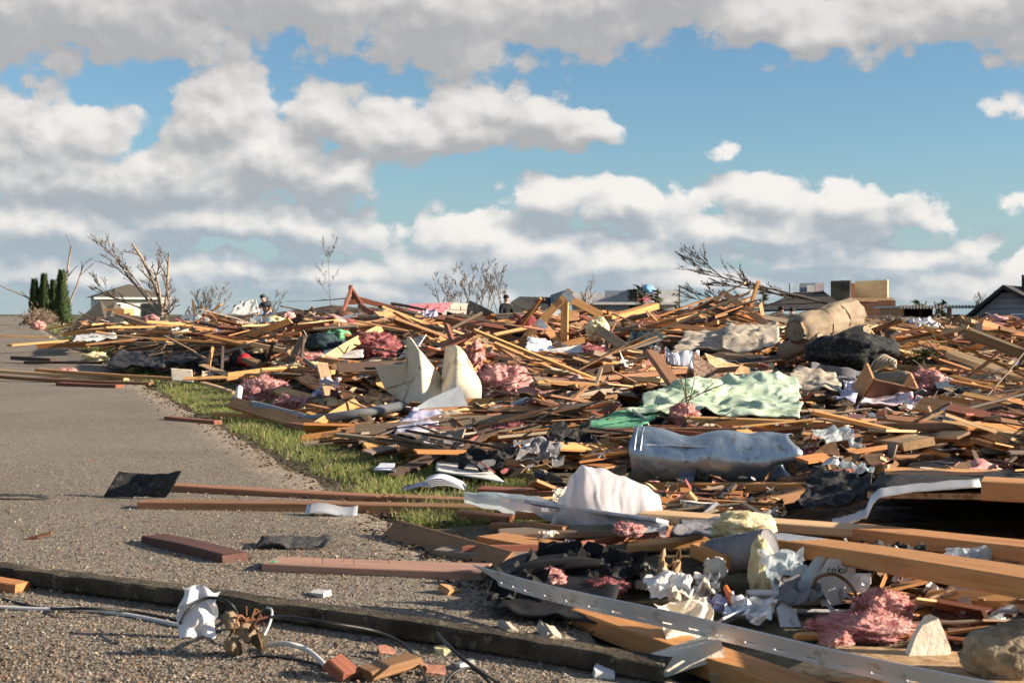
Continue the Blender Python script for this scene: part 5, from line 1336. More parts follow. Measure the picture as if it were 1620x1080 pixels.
ins(875, 912, 30, 22, 'pink_insulation', 'pink tuft inside the arched black plastic', 17, 3.8)
ins(960, 930, 50, 22, 'dusky_insulation', 'rose coloured tuft right inside the arched plastic', 18, 3.75)
ins(1300, 722, 60, 20, 'dusky_insulation', 'thin pink shreds right of the torn duct end', 19)
ins(105, 592, 28, 16, 'pink_insulation', 'pale pink tuft in the debris line on the road', 20)
ins(240, 505, 20, 10, 'pink_insulation', 'distant pink tuft near the broken tree', 21, 60)
ins(60, 515, 18, 10, 'pink_insulation', 'pink insulation scrap on the far road by the low bush', 22, 70)
for px, py, w_, h_, lab, sd in [(485, 583, 70, 14, 'cream foam strip below the flat pink tuft', 31), (545, 582, 32, 12, 'short cream foam lump right of the cream strip', 32), (482, 655, 16, 18, 'small cream foam tuft against the grey pipe', 33), (566, 673, 20, 16, 'small cream foam lump below the grey pipe', 34), (150, 566, 34, 14, 'pale yellow foam lump on the turf behind the debris line', 35), (436, 507, 26, 12, 'mustard yellow bundle at the feet of the people', 36)]:
    ins(px, py, w_, h_, 'cream_foam', lab, sd, name='foam_lump', sub=4)
o = blob('foam_lump', PS(946, 521, 16.9), (.13, .11, .14), 'cream_foam', 41, 5, .2, .08); tag(o, 'round pale yellow foam knob on top of the slanting post', 'foam')
# tan canvas rolls and upholstered heap
p0, p1 = PS(1258, 524, 12.6), PS(1350, 496, 13.3)
o = roll_obj('canvas_roll', p0, p1,   .165, 'tan_canvas', 5, .16, 64, 48, .90, dome=.10, crush=.12, squeeze=[(.40, .05), (.66, .03)])
Lr = (p1 - p0).length
for s_ in (-.10, .16):
    ring = []
    for a_ in range(31):
        an = a_ * .20944; kk = 1 + .12 * mn.noise((math.cos(an) * 1.3, math.sin(an) * 1.3, (s_ + .5) * Lr / .165 * .9 + 5)) - .02
        ring.append((s_ * Lr + .03 * math.sin(an * 2 + s_ * 9), math.cos(an) * .165 * kk, math.sin(an) * .152 * kk))
    tube('tie_strap', ring, .006, 'tan_canvas', 6, o, 1)
tag(o, 'big tan canvas roll tied with straps, tilted on top of the heap', 'canvas roll', land='the tan canvas roll', at=(1300, 508))
o = roll_obj('canvas_roll', PS(1235, 558, 12.9), PS(1300, 535, 12.6), .10, 'tan_canvas', 9, .12, 40, 24, .8, dome=.2); tag(o, 'crushed end of tan canvas hanging below the big roll', 'canvas roll')
o = roll_obj('canvas_roll', PS(1310, 545, 12.5), PS(1372, 522, 12.2), .085, 'tan_canvas', 12, .10, 40, 20, .75, dome=.2); tag(o, 'small tan roll lying between big roll and black heap', 'canvas roll')
o = roll_obj('pillow_roll', PS(1378, 602, 11.6), PS(1442, 600, 11.3), .072, 'tan_canvas', 15, .08, 40, 24, .95, dome=.2); tag(o, 'short tan pillow roll at the foot of the black heap', 'pillow roll', land='the tan pillow roll', at=(1410, 600))
o = blob('upholstered_seat', PS(1345, 556, 12.0), (.36, .26, .17), 'black_fabric', 51, 5, .25, .05, 1.1, rot=-.3); tag(o, 'black padded seat collapsed under the tan canvas rolls', 'seat', land='the black padded seat', at=(1345, 555))
o = grid('seat_skirt', 30, 12, lambda s, t: tuple(PS(1282 + 100 * s, 583 + 18 * t - 10 * (1 - s) * (1 - t) + 6 * s, 11.75 + .1 * math.sin(s * 9) * .3) + Vector((0, .0, .02 * mn.noise((s * 6, t * 3, 3))))), 'grey_cloth', .006); tag(o, 'grey cloth flap hanging from the black padded seat', 'cloth')
for k in range(5):
    pts = [PS(1372 + 4 * k, 592 - 2 * k, 11.6), PS(1385 + 6 * k, 570 + k, 11.5), PS(1400 + 4 * k, 562 + 2 * k, 11.5), PS(1412 + k, 575 + 2 * k, 11.5)]
    if k == 0: rt = empty('rope_coil', pts[0])
    tube('strand', [q - rt.location for q in pts], .012, 'carpet_pad', 6, rt)
tag(rt, 'pale rope-like cushion piping spilling from the black seat', 'piping')
# mint blanket and other cloths
o = drape('blanket', [(992, 668, 7.8), (1268, 672, 7.6), (1262, 608, 9.6), (1072, 612, 9.4)], 'mint_cloth', .055, 3.4, .03, 90, 60, .006, 2); tag(o, 'rumpled mint green blanket spread over boards', 'blanket', land='the mint blanket', at=(1150, 640))
o = blob('blanket_bunch', PS(1098, 622, 8.6), (.17, .13, .085), 'mint_cloth', 61, 5, .35, .12, 1.5); tag(o, 'bunched up mint green fold at the blanket\'s left corner', 'blanket')
o = drape('cloth_strip', [(915, 688, 7.5), (1010, 688, 7.4), (1100, 640, 8.4), (1050, 640, 8.5)], 'green_cloth', .03, 3, .03, 24, 16, .006, 4); tag(o, 'darker green cloth strip left of the mint blanket', 'cloth', land='the green cloth strip', at=(980, 668))
o = drape('carpet_piece', [(1060, 575, 15), (1160, 572, 14.8), (1150, 535, 18), (1085, 540, 18)], 'carpet_pad', .07, 2.5, .08, 26, 18, .015, 7); tag(o, 'pale tan carpet pad lying rumpled behind the speckled carpet', 'carpet')
o = drape('carpet_piece', [(1140, 570, 14.8), (1235, 566, 14.5), (1230, 528, 18.5), (1150, 528, 18.5)], 'carpet_pad', .09, 2.2, .10, 26, 18, .015, 17); tag(o, 'pale carpet pad humped up left of the tan canvas roll', 'carpet', land='the humped carpet pad', at=(1190, 550))
o = poly_slab('carpet_piece', [(-.17, -.13), (.21, -.14), (.10, -.03), (-.06, .10), (-.14, .17), (-.16, .04)], .018, 'speckled_carpet', PS(1128, 588, 11.4), (R(62), 0, .1), bend=.6); tag(o, 'speckled brown carpet offcut standing as a triangle', 'carpet', land='the speckled carpet offcut', at=(1128, 588))
for k, (quad, m, lab, am) in enumerate([
        ([(1060, 600), (1110, 612), (1095, 565), (1050, 560)], 'paper', 'white crumpled cloth left of the speckled carpet', .05), ([(1225, 640), (1330, 640), (1320, 598), (1255, 600)], 'carpet_pad', 'greyish draped sheet right of the mint blanket', .06),
        ([(1322, 652), (1352, 652), (1370, 612), (1335, 622)], 'lavender_cloth', 'lavender and blue cloth left of the open wooden box', .05), ([(1358, 660), (1450, 664), (1430, 634), (1372, 634)], 'floral_cloth', 'pale pink flowered cloth below the open wooden box', .05),
        ([(1425, 690, 7.3), (1522, 712, 7.0), (1505, 688, 7.6), (1430, 680, 7.7)], 'drywall', 'crumpled striped newsprint on the two long boards', .05), ([(1440, 735, 6.5), (1530, 738, 6.4), (1500, 704, 7.0), (1425, 702, 7.1)], 'grey_cloth', 'dark grey fold beneath the crumpled newsprint', .05),
        ([(1500, 640), (1600, 660), (1610, 630), (1520, 620)], 'carpet_pad', 'buff torn cardboard tube with clear wrap at the right', .05), ([(1545, 668), (1660, 675), (1650, 635), (1560, 640)], 'clear_film', 'clear plastic film heaped at the right edge', .07),
        ([(1440, 660), (1560, 690), (1545, 668), (1450, 645)], 'floral_cloth', 'white plastic ribbon across the flattened cardboard', .04), ([(1480, 625), (1600, 640), (1590, 612), (1500, 608)], 'drywall', 'white sheet with blue tinge behind the clear film', .05),
        ([(620, 702, 7.9), (690, 708, 7.7), (700, 660, 8.8), (655, 655, 9)], 'lavender_cloth', 'bluish white folded sheet under the short orange board', .04), ([(690, 752, 6.6), (800, 772, 6.3), (760, 742, 6.9), (690, 738, 7)], 'drywall', 'grey white board scrap behind the open magazine', .006),
        ([(690, 700, 7.9), (790, 712, 7.6), (770, 672, 8.6), (700, 670, 8.7)], 'carpet_pad', 'tan sack in the shade under the cream panels', .05), ([(800, 728, 7), (880, 735, 6.8), (880, 705, 7.5), (815, 702, 7.6)], 'grey_cloth', 'dark slatted plastic basket in the shade', .02),
        ([(592, 756), (625, 762), (622, 745), (600, 744)], 'magazine', 'small white leaflet lying on the turf', .02), ([(505, 576, 17), (575, 570, 17), (572, 538, 19), (520, 546, 19)], 'drywall', 'white door panel behind the pale leaning board', .02),
        ([(360, 500, 45), (412, 500, 45), (405, 474, 46), (380, 480, 46)], 'drywall', 'white drywall sheet tilted left of the people', .05), ([(115, 545, 26), (185, 538, 27), (180, 528, 32), (120, 534, 32)], 'drywall', 'white sheet lying on the far road edge', .05),
        ([(170, 588, 17.5), (260, 590, 17), (262, 565, 21), (185, 562, 22)], 'black_felt', 'black sheeting bunched on the turf by the very long board', .06), ([(265, 580, 18), (345, 582, 17), (345, 562, 21), (280, 560, 22)], 'black_felt', 'black sheeting right of a bunched piece, before the red ball', .06),
        ([(280, 520, 36), (330, 522, 35), (330, 508, 44), (290, 508, 44)], 'clear_film', 'silvery plastic film below the broken tree', .10), ([(395, 528, 30), (430, 530, 29), (432, 515, 36), (400, 512, 38)], 'clear_film', 'glassy plastic film below the person bending', .10),
        ([(272, 605, 15.5), (306, 608, 15.2), (304, 588, 15.9), (270, 586, 16.1)], 'white_panel', 'pale cream tile standing upright at the turf edge', .004), ([(700, 530, 27), (722, 530, 27), (722, 508, 27.5), (698, 506, 27.5)], 'mdf', 'small orange cabinet door standing in the middle heap', .004),
        ([(876, 515, 24), (922, 518, 24), (915, 496, 26), (885, 498, 26)], 'mdf', 'orange brown panel right behind the truss', .01), ([(845, 505, 26), (790, 520, 24), (805, 545, 20), (850, 545, 20)], 'mdf', 'reddish brown slope panel left of the truss', .01),
        ([(1575, 548, 19), (1660, 560, 18), (1660, 525, 20), (1590, 515, 20)], 'mdf', 'orange slatted panel at the right edge below the gable house', .01), ([(830, 575, 15), (880, 580, 14.6), (870, 545, 18), (835, 540, 18)], 'paper', 'white and blue cloth left of the truss foot', .05),
        ([(985, 560, 16), (1040, 560, 15.5), (1050, 535, 18), (1000, 530, 18.5)], 'teal_cloth', 'dark teal cloth right of the foam knob', .06), ([(985, 600, 12.5), (1050, 602, 12), (1045, 560, 14), (990, 558, 14)], 'grey_cloth', 'slate grey panel leaning behind the white cloth', .02)]):
    nm = 'panel' if m in ('mdf', 'white_panel') else 'plastic_film' if m == 'clear_film' else 'drywall_sheet' if m == 'drywall' else 'cloth'
    tag(drape(nm, quad, m, am, 4 if am > .03 else 2, .02 + am * .4, 22, 16, .005, k * 1.7 + 1), lab, nm.replace('_', ' '), land={0: 'the white crumpled cloth', 2: 'the lavender cloth', 4: 'the crumpled newsprint', 15: 'the white door panel', 23: 'the small cabinet door', 26: 'the orange slatted panel'}.get(k), at=(sum(c_[0] for c_ in quad) / 4, sum(c_[1] for c_ in quad) / 4))
for i, (a_, b_, c_) in enumerate(LABELED):
    if not a_.startswith('the '): LABELED[i] = ('the ' + a_, b_, c_)
# flattened cardboard
rr_ = random.Random(77)
for k, (px, py, w_, h_, m, lab, rx) in enumerate([(1330, 668, .34, .22, 'cardboard', 'flattened cardboard piece right below the white painted board', .12), (1440, 672, .42, .26, 'mdf', 'large curved orange brown cardboard sheet above the long boards', .15), (1545, 640, .40, .14, 'cardboard', 'torn corrugated cardboard by the clear film', .3), (1250, 660, .2, .14, 'cardboard', 'small cardboard flap at the corner of the mint blanket', .3)]):
    q = S(px, py); q.z += .06
    o = poly_slab('cardboard_sheet', ragged(rr_, w_, h_ * 1.6, 14, .10), .006, m, q, (R(-8) + rx, rr_.uniform(-.1, .1), rr_.uniform(-.3, .3)), bend=.4); tag(o, lab, 'cardboard')
# open wooden box
q = S(1398, 640); q.z += .10; r = empty('wooden_box', q); 
box('back_board', (-.15, .15, .11, .125, -.08, .07), 'mdf', r); box('side_board', (-.165, -.15, -.12, .125, -.08, .07), 'mdf', r); box('side_board', (.15, .165, -.12, .125, -.08, .07), 'mdf', r); box('floor_board', (-.15, .15, -.12, .11, -.095, -.08), 'brown_furniture', r)
r.rotation_euler = (R(-52), R(12), R(14)); tag(r, 'open orange wooden drawer tipped on its side', 'drawer', land='the open wooden drawer', at=(1398, 620))
# pipes
o = tube('pipe', [PS(400, 640, 10.6), PS(470, 658, 9.9), PS(495, 663, 9.6), PS(560, 655, 9.5), PS(640, 641, 9.6)], .032, 'grey_pipe', 14); tag(o, 'bent grey plastic pipe lying left of the cream panels', 'pipe', land='the grey pipe', at=(560, 655))
o = tube('pipe', [PS(376, 634, 11.6), PS(379, 614, 11.8)], .028, 'white_vinyl', 14, None, 1); tag(o, 'short white pipe stub standing on the turf', 'pipe')
o = tube('pipe', [PS(1080, 815, 5.3), PS(1115, 812, 5.3), PS(1145, 780, 5.5), PS(1160, 768, 5.6)], .014, 'black_plastic', 8); tag(o, 'black bent tube right of the carrier bag', 'pipe')
strip('white_trim', (1135, 567, 14.0), (1195, 592, 12.8), .05, .02, 0, 'white_vinyl', 'white thin strip slanting above the mint blanket', 'trim')
strip('gutter', (1500, 622, 10.5), (1720, 640, 10.0), .06, .03, 0, 'white_vinyl', 'long white gutter piece at right behind the clear film', 'gutter')
strip('gutter', (1450, 533, 19), (1560, 538, 18.5), .10, .05, 0, 'blue_grey_siding', 'grey blue gutter lying by the dark upright post', 'gutter')
strip('gutter', (850, 600, 11.6), (905, 612, 11.2), .06, .02, 0, 'white_vinyl', 'white strip among the twig heap', 'gutter')
# small bright things
r = empty('backpack', S(385, 578)); s_ = r.location.y / F
blob('pouch', (2 * s_, 0, 9 * s_), (11 * s_, 9 * s_, 10 * s_), 'bright_red', 71, 4, .08, .02, parent=r); blob('pack_body', (-8 * s_, .06, 12 * s_), (12 * s_, 9 * s_, 13 * s_), 'black_fabric', 72, 4, .2, .05, parent=r)
tag(r, 'black backpack with a round bright red front', 'backpack', land='the red and black backpack', at=(388, 572))
o = blob('armchair', S(512, 556) + Vector((0, 0, .10)), (.22, .16, .13), 'teal_cloth', 81, 4, .3, .06, 1.2); tag(o, 'dark teal armchair cushion half buried left of the white door panel', 'cushion', land='the dark teal cushion', at=(512, 540))
o = blob('green_cloth', S(532, 536) + Vector((0, 0, .06)), (.17, .12, .07), 'green_cloth', 82, 4, .4, .1); tag(o, 'pale green rag behind the dark teal cushion', 'rag')
o = blob('armchair', S(834, 545) + Vector((.0, .2, .20)), (.20, .17, .19), 'maroon', 83, 4, .2, .04, 1.1); tag(o, 'maroon padded armchair back behind the truss', 'armchair', land='the maroon armchair', at=(835, 510))
o = blob('garbage_bag', S(812, 548) + Vector((0, .1, .12)), (.12, .1, .14), 'black_fabric', 84, 4, .25, .06); tag(o, 'black bag leaning left of the maroon armchair', 'bag')
o = blob('dresser', PS(545, 504, 36), (.34, .26, .20), 'brown_furniture', 85, 4, .10, .02, .8); tag(o, 'brown rounded chest lying under the A-shaped truss', 'chest', land='the brown rounded chest', at=(545, 503))
o = blob('rag', S(648, 620) + Vector((.0, -.3, .03)), (.03, .03, .045), 'bright_red', 86, 3, .1, .05); tag(o, 'tiny red and white can before the cream panels', 'can')
o = blob('rag', S(1420, 533) + Vector((0, 0, .06)), (.15, .12, .08), 'bright_red', 87, 3, .2, .05); tag(o, 'red cloth lump right of the tan canvas roll', 'rag')
o = blob('rag', S(1445, 540) + Vector((0, 0, .05)), (.08, .08, .06), 'maroon', 88, 3, .2, .05); tag(o, 'dark red scrap near the red cloth lump', 'rag')
o = blob('helmet', S(1487, 600) + Vector((0, 0, .05)), (.05, .05, .06), 'black_plastic', 89, 3, .1, .02); tag(o, 'small shiny black object beside the pink wad', 'object')
o = blob('rag', S(1528, 640) + Vector((0, 0, .05)), (.09, .07, .05), 'black_fabric', 90, 4, .3, .1); tag(o, 'black wadded rag by the white sheet at right', 'rag')
for k, (a, b) in enumerate([((600, 515, 31), (660, 508, 33)), ((590, 528, 27), (690, 514, 30)), ((640, 520, 29), (720, 523, 28))]):
    B(a, b, ['upper dark red painted board in the middle heap', 'longest dark red painted board in the middle heap', 'lower right dark red painted board in the middle heap'][k], (.22, .03, .03), w=.16, t=.03)
# bushy green bits among debris
for px, py, lab in [(1470, 568, 'low green conifer sprig in the debris left of the dark post'), (1492, 560, 'upright green conifer sprig beside the low one')]:
    q = S(px, py + 10); root = empty('conifer_branch', q); cr = MB()
    for _ in range(900):
        p_ = Vector((tr.gauss(0, .09), tr.gauss(0, .07), abs(tr.gauss(0, .08)))); w_ = Vector((tr.gauss(0, .004), .004, tr.gauss(0, .004))); cr.add([p_ - w_, p_ + w_, p_ + Vector((tr.gauss(0, .04), tr.gauss(0, .04), .03))], [(0, 1, 2)])
    cr.build('needles', 'evergreen', root); tube('stem', [(-.1, 0, 0), (0, 0, .04), (.1, 0, .1)], .008, 'bark', 5, root, 3); tag(root, lab, 'branch')
# twig heap and loose branches
def branch(px0, py0, px1, py1, d0, d1, rad, lab, seed, kids=4):
    p0, p1 = PS(px0, py0, d0), PS(px1, py1, d1); root = empty('branch', p0); out = []; b_ = random.Random(seed)
    ln = (p1 - p0).length
    grow(Vector(), p1 - p0, ln, rad, 2, b_, out, bend=min(.12, .25 / ln), ratio=min(.4, .42 * (1 + d0 / 40) / ln), kids=kids, spread=.45, minr=.0028)
    mb = MB()
    for pts, rads, dep in out: v, f = tube_geo(pts, rads, 5 if dep == 2 else 3); mb.add(v, f)
    mb.build('wood', 'twig', root, True); tag(root, lab, 'branch', 'storm-broken branches')
for k, (a, lab) in enumerate([((700, 598, 960, 640, 12.5, 10.3, .014), 'thin dark branch sagging across the pink wads'), ((790, 560, 960, 625, 13.5, 10.8, .012), 'dark branch slanting down to the honey board'), ((810, 545, 900, 620, 13.5, 11, .010), 'twiggy branch under the truss foot'), ((720, 560, 900, 585, 14, 12, .013), 'low branch running right from the curved panel'), ((560, 600, 690, 585, 12, 12.5, .010), 'long twig lying left of the cream fin'), ((620, 480, 760, 500, 40, 36, .05), 'long dark branch on the skyline right of the A-shaped truss'), ((600, 485, 700, 508, 38, 33, .04), 'second dark branch below the skyline one'), ((690, 530, 880, 560, 22, 16, .02), 'dark branch before the orange cabinet door'), ((940, 590, 1040, 560, 13, 14, .012), 'twig bundle behind the slanting post'), ((1560, 560, 1500, 600, 13, 11, .012), 'thin branch at the dark upright post'), ((870, 590, 720, 560, 12, 13, .012), 'branch pointing left toward the curved panel'), ((560, 470, 480, 478, 60, 60, .03), 'bare branch poking left from the A-shaped truss')]):
    branch(*a, lab, k + 5)

for k, (px, py, d_, w_, m, ti, lab) in enumerate([(905, 920, 4.0, .26, 'black_plastic', .3, 'added black sheeting darkening the inside of the arched plastic'), (985, 915, 3.85, .12, 'black_plastic', .7, 'black plastic crumple right inside the arch'), (1060, 948, 3.7, .12, 'white_shirt', .6, 'white torn cloth just above the slotted trim'), (1238, 915, 3.75, .12, 'clear_film', .8, 'clear torn film under the thick beam'), (1262, 955, 3.6, .12, 'grey_cloth', .5, 'grey rag before the cream plaque'),  # first black crumple is added to darken the arch interior
        (1345, 948, 3.75, .10, 'paper', .9, 'white crushed paper behind the arched brown cable'), (1478, 930, 3.85, .22, 'white_shirt', .4, 'white sheeting under the thick orange beam'), (1562, 925, 3.8, .2, 'clear_film', .4, 'clear sheeting at the right edge under the beam'), (1420, 905, 3.95, .18, 'black_felt', .3, 'black felt crumple in the shade of the thick beam'), (1085, 1018, 3.3, .15, 'plaster', .9, 'cream torn wallpaper below the slotted trim'), (1190, 985, 3.5, .12, 'flashing', .5, 'bent silver sheet by the white shard'),
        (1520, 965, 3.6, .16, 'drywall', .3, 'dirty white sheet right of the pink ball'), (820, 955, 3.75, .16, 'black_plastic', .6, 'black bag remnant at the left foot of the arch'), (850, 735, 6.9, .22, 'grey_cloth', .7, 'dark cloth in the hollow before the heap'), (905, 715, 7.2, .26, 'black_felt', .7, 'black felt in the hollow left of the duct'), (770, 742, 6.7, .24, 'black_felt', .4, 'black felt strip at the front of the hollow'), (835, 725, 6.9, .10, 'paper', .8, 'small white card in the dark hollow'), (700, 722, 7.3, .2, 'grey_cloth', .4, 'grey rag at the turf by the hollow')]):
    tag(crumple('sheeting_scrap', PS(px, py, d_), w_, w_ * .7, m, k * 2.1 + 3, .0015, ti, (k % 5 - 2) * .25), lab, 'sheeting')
for k, (a, lab) in enumerate([((560, 545, 800, 590, 17, 12.5, .012), 'long thin branch running above the cream panels'), ((640, 505, 830, 560, 26, 17, .018), 'dark branch sloping from the pink wall to the truss'), ((780, 575, 860, 625, 13, 10.5, .009), 'thin twig hooked over the pink wad'), ((300, 545, 430, 560, 26, 21, .014), 'thin branch lying over the black sheeting'), ((1180, 545, 1290, 570, 17, 14, .011), 'thin branch between carpet pad and canvas roll'), ((1450, 590, 1600, 570, 12.5, 13.5, .010), 'slim branch right of the black seat'), ((960, 645, 1080, 690, 8.6, 7.3, .007), 'thin wiry twig over the green cloth strip'), ((1330, 690, 1440, 660, 7.2, 8, .006), 'wiry twig over the two long boards'), ((470, 600, 620, 640, 13, 10.8, .008), 'thin twig left of the cream fin'), ((1010, 520, 1120, 545, 22, 19, .014), 'dark twig behind the slanting post')]):
    branch(*a, lab, k + 60, 5)

# ================================================================ the rest of the boards, one by one
fr = random.Random(99)
TW = ['honey'] * 5 + ['orange'] * 6 + ['pale'] * 3 + ['brown'] * 7 + ['reddish'] * 4 + ['grey'] * 5 + ['dark'] * 3
def debris_ok(q): return edge(q.x, q.y) > (.75 if q.y > 5.5 else .9)
def wind(px, py, rng):
    """how boards lie: blown mostly across the view, dipping to the right on the left side"""
    a = rng.gauss(-.55 if px < 600 else -.15, .5)
    if rng.random() < .36: a = rng.uniform(-1.57, 1.57)
    return a
FILL = []
def sample(rng, x0=-30, x1=1660, y0=500, y1=800):
    while True:
        px = rng.uniform(x0, x1); py = y0 + (y1 - y0) * rng.random() ** 1.35
        q = S(px, py)
        if q.y < 75 and debris_ok(q): return px, py, q
def hollow(q): return ((q.x - .10) / .55) ** 2 + ((q.y - 7.15) / .75) ** 2 < 1
def lay(q, L, a, pitch, lift):
    dv = Vector((math.cos(a) * math.cos(pitch), math.sin(a) * math.cos(pitch), math.sin(pitch))) * (L / 2)
    c = q + Vector((0, 0, lift + L / 2 * abs(math.sin(pitch)) * .55)); p0, p1 = c - dv, c + dv
    for p in (p0, p1):                       # rest on the heap, not in it
        p.z = max(p.z, H(p.x, p.y) + .015)
    return p0, p1
KEEP = [(1440, 590, 1495, 628, 13), (690, 675, 985, 752, 6.9), (595, 530, 765, 642, 12.2), (990, 662, 1260, 764, 6.9), (875, 728, 1055, 830, 5.0), (815, 455, 960, 550, 18), (1235, 468, 1448, 618, 12.5), (985, 603, 1265, 672, 8.6), (380, 600, 480, 648, 15), (376, 460, 440, 508, 62), (535, 452, 592, 500, 44),
        (785, 465, 815, 500, 52), (1255, 755, 1640, 872, 5.6), (620, 750, 830, 800, 6.2), (560, 528, 632, 570, 25), (765, 585, 835, 632, 13), (1095, 552, 1170, 614, 11.4), (930, 503, 966, 542, 17), (140, 446, 300, 505, 60), (490, 525, 545, 562, 25), (368, 552, 408, 584, 27),
        (1310, 605, 1445, 655, 10.5), (1425, 685, 1530, 745, 6.5), (640, 478, 745, 492, 60), (1215, 440, 1620, 500, 60), (490, 640, 645, 668, 9.5), (870, 455, 1080, 488, 60), (510, 535, 575, 572, 17), (1055, 528, 1235, 580, 18)]
def hides(p0, p1):
    (ax, ay), (bx, by_) = proj(p0), proj(p1); d_ = (p0.y + p1.y) / 2
    for x0, y0, x1, y1, dd in KEEP:
        if d_ > dd + .1: continue
        for k in range(7):
            t = k / 6; x, y = ax + (bx - ax) * t, ay + (by_ - ay) * t
            if x0 - 4 < x < x1 + 4 and y0 - 3 < y < y1 + 3: return True
    return False
n_fill = 330
for k in range(n_fill):
    px, py, q = sample(fr)
    L = fr.choice((.6, .9, 1.1, 1.3, 1.6, 2.0, 2.5)) * fr.uniform(.8, 1.2) * (1.5 if q.y > 22 else .9 if q.y < 9 else 1.15)
    a = wind(px, py, fr); pitch = fr.gauss(.0, .05 if q.y < 9 else .12 if px > 650 else .08) + (fr.choice((-.4, -.25, .25, .35, .5)) * (1 if px > 650 and q.y < 24 else .5) if fr.random() < .26 and q.y > 9.5 and L < 1.6 else 0)
    p0, p1 = lay(q, L, a, pitch, fr.uniform(.01, .09))
    if (min(edge(p0.x, p0.y), edge(p1.x, p1.y)) < .1 and q.y < 14) or hides(p0, p1) or hollow(q): continue
    if q.y < 8.5 and fr.random() < .45: continue
    if len(FILL) >= 212: break
    tn = fr.choice(TW); w = fr.choice((.089, .089, .089, .064, .064, .14) if q.y < 12 else (.089, .089, .089, .089, .064, .064, .14))
    j = (fr.uniform(0, .08) if fr.random() < .4 else 0, fr.uniform(0, .08) if fr.random() < .4 else 0)
    o = board(p0, p1, w, .038 if w < .16 else .02, fr.choice((0, 0, 0, .2, -.2, .4, 1.57 if w < .08 else 0)), tn, jag=j, segs=3)
    s0, s1 = proj(p0), proj(p1)
    FILL.append((o, tn, L, s0, s1, j, w, 'board', GB))
# ---- scraps of sheet, one by one
SHEETS = [('drywall_scrap', 'drywall', 'white drywall scrap', 'drywall'), ('paper_scrap', 'paper', 'crumpled white paper scrap', 'paper'), ('drywall_scrap', 'drywall', 'white drywall scrap', 'drywall'), ('plywood_scrap', 'osb', 'flaky chipboard scrap', 'chipboard'), ('cardboard_scrap', 'cardboard', 'brown cardboard scrap', 'cardboard'), ('shingle_scrap', 'shingle', 'dark shingle scrap', 'shingle'),
          ('vinyl_scrap', 'white_vinyl', 'white vinyl siding scrap', 'siding'), ('tarp_scrap', 'black_felt', 'black felt scrap', 'felt'), ('paper_scrap', 'paper', 'crumpled white paper scrap', 'paper'), ('panel_scrap', 'mdf', 'orange panel scrap', 'panel'), ('siding_scrap', 'blue_grey_siding', 'blue grey siding scrap', 'siding')]
SCR = []
for k in range(260):
    px, py, q = sample(fr, y1=800) if k < 200 else sample(fr, 1000, 1640, 770, 1050)
    if hides(q, q + Vector((.1, 0, .1))): continue
    nm, m, ph, cat = fr.choice(SHEETS); sz = fr.uniform(.12, .42) * (.3 if q.y < 5 else .55 if q.y < 9 else 1 if q.y < 25 else 1.6); asp = fr.uniform(.35, .8)
    q.z += .05 + sz * .12
    rot = (fr.gauss(0, .35), fr.gauss(0, .3), fr.uniform(0, 6.28)) if fr.random() < .7 else (R(fr.uniform(35, 80)), fr.gauss(0, .3), fr.gauss(0, .6))
    o = poly_slab(nm, ragged(fr, sz, sz * asp, 11, .14), .008 if m in ('paper', 'shingle', 'black_felt') else .013, m, q, rot, bend=fr.uniform(-.8, .8))
    SCR.append((o, ph, sz, proj(q), cat, 'sheet scraps in the debris'))
for k in range(100):
    px, py, q = sample(fr, y1=760) if k < 84 else sample(fr, 1000, 1640, 770, 1050)
    if hides(q, q + Vector((.1, 0, .1))): continue
    m = fr.choice(('pink_insulation',) * 3 + ('dusky_insulation', 'cream_foam', 'drywall', 'grey_cloth'))
    s_ = fr.uniform(.05, .13) * (.3 if q.y < 5 else .6 if q.y < 9 else 1 if q.y < 22 else 1.9); q.z += s_ * .3
    o = blob('insulation' if 'insul' in m else 'foam_lump' if 'foam' in m else 'rag', q, (s_ * fr.uniform(1, 2), s_, s_ * fr.uniform(.4, .8)), m, fr.uniform(0, 90), 3, .45, .2, 1.7, fr.uniform(0, 3), fuzz=0 if 'cloth' in m or m == 'drywall' else 260)
    SCR.append((o, {'pink_insulation': 'tuft of pink insulation', 'dusky_insulation': 'tuft of dusky rose insulation', 'cream_foam': 'lump of cream foam', 'drywall': 'wad of whitish cloth', 'grey_cloth': 'wad of grey cloth'}[m], s_ * 2, proj(q), 'insulation' if 'insul' in m else 'foam' if 'foam' in m else 'rag', 'soft tufts in the debris'))
# ---- crumpled sheets caught all through the heap
CR = [('plastic_scrap', 'clear_film', 'clear crumpled plastic scrap', 'plastic'), ('cloth_scrap', 'white_shirt', 'rumpled white cloth scrap', 'cloth'), ('cloth_scrap', 'grey_cloth', 'rumpled grey cloth scrap', 'cloth'), ('paper_scrap', 'paper', 'torn white paper scrap', 'paper'), ('felt_scrap', 'black_felt', 'crumpled black felt scrap', 'felt'),
      ('paper_scrap', 'cardboard', 'torn brown paper scrap', 'paper'), ('cloth_scrap', 'carpet_pad', 'rumpled beige cloth scrap', 'cloth'), ('cloth_scrap', 'teal_cloth', 'rumpled dark teal cloth scrap', 'cloth'), ('cloth_scrap', 'maroon', 'rumpled maroon cloth scrap', 'cloth'), ('paper_scrap', 'plaster', 'torn cream paper scrap', 'paper'), ('metal_scrap', 'flashing', 'bent silver metal scrap', 'metal'), ('cloth_scrap', 'lavender_cloth', 'rumpled lavender cloth scrap', 'cloth')]
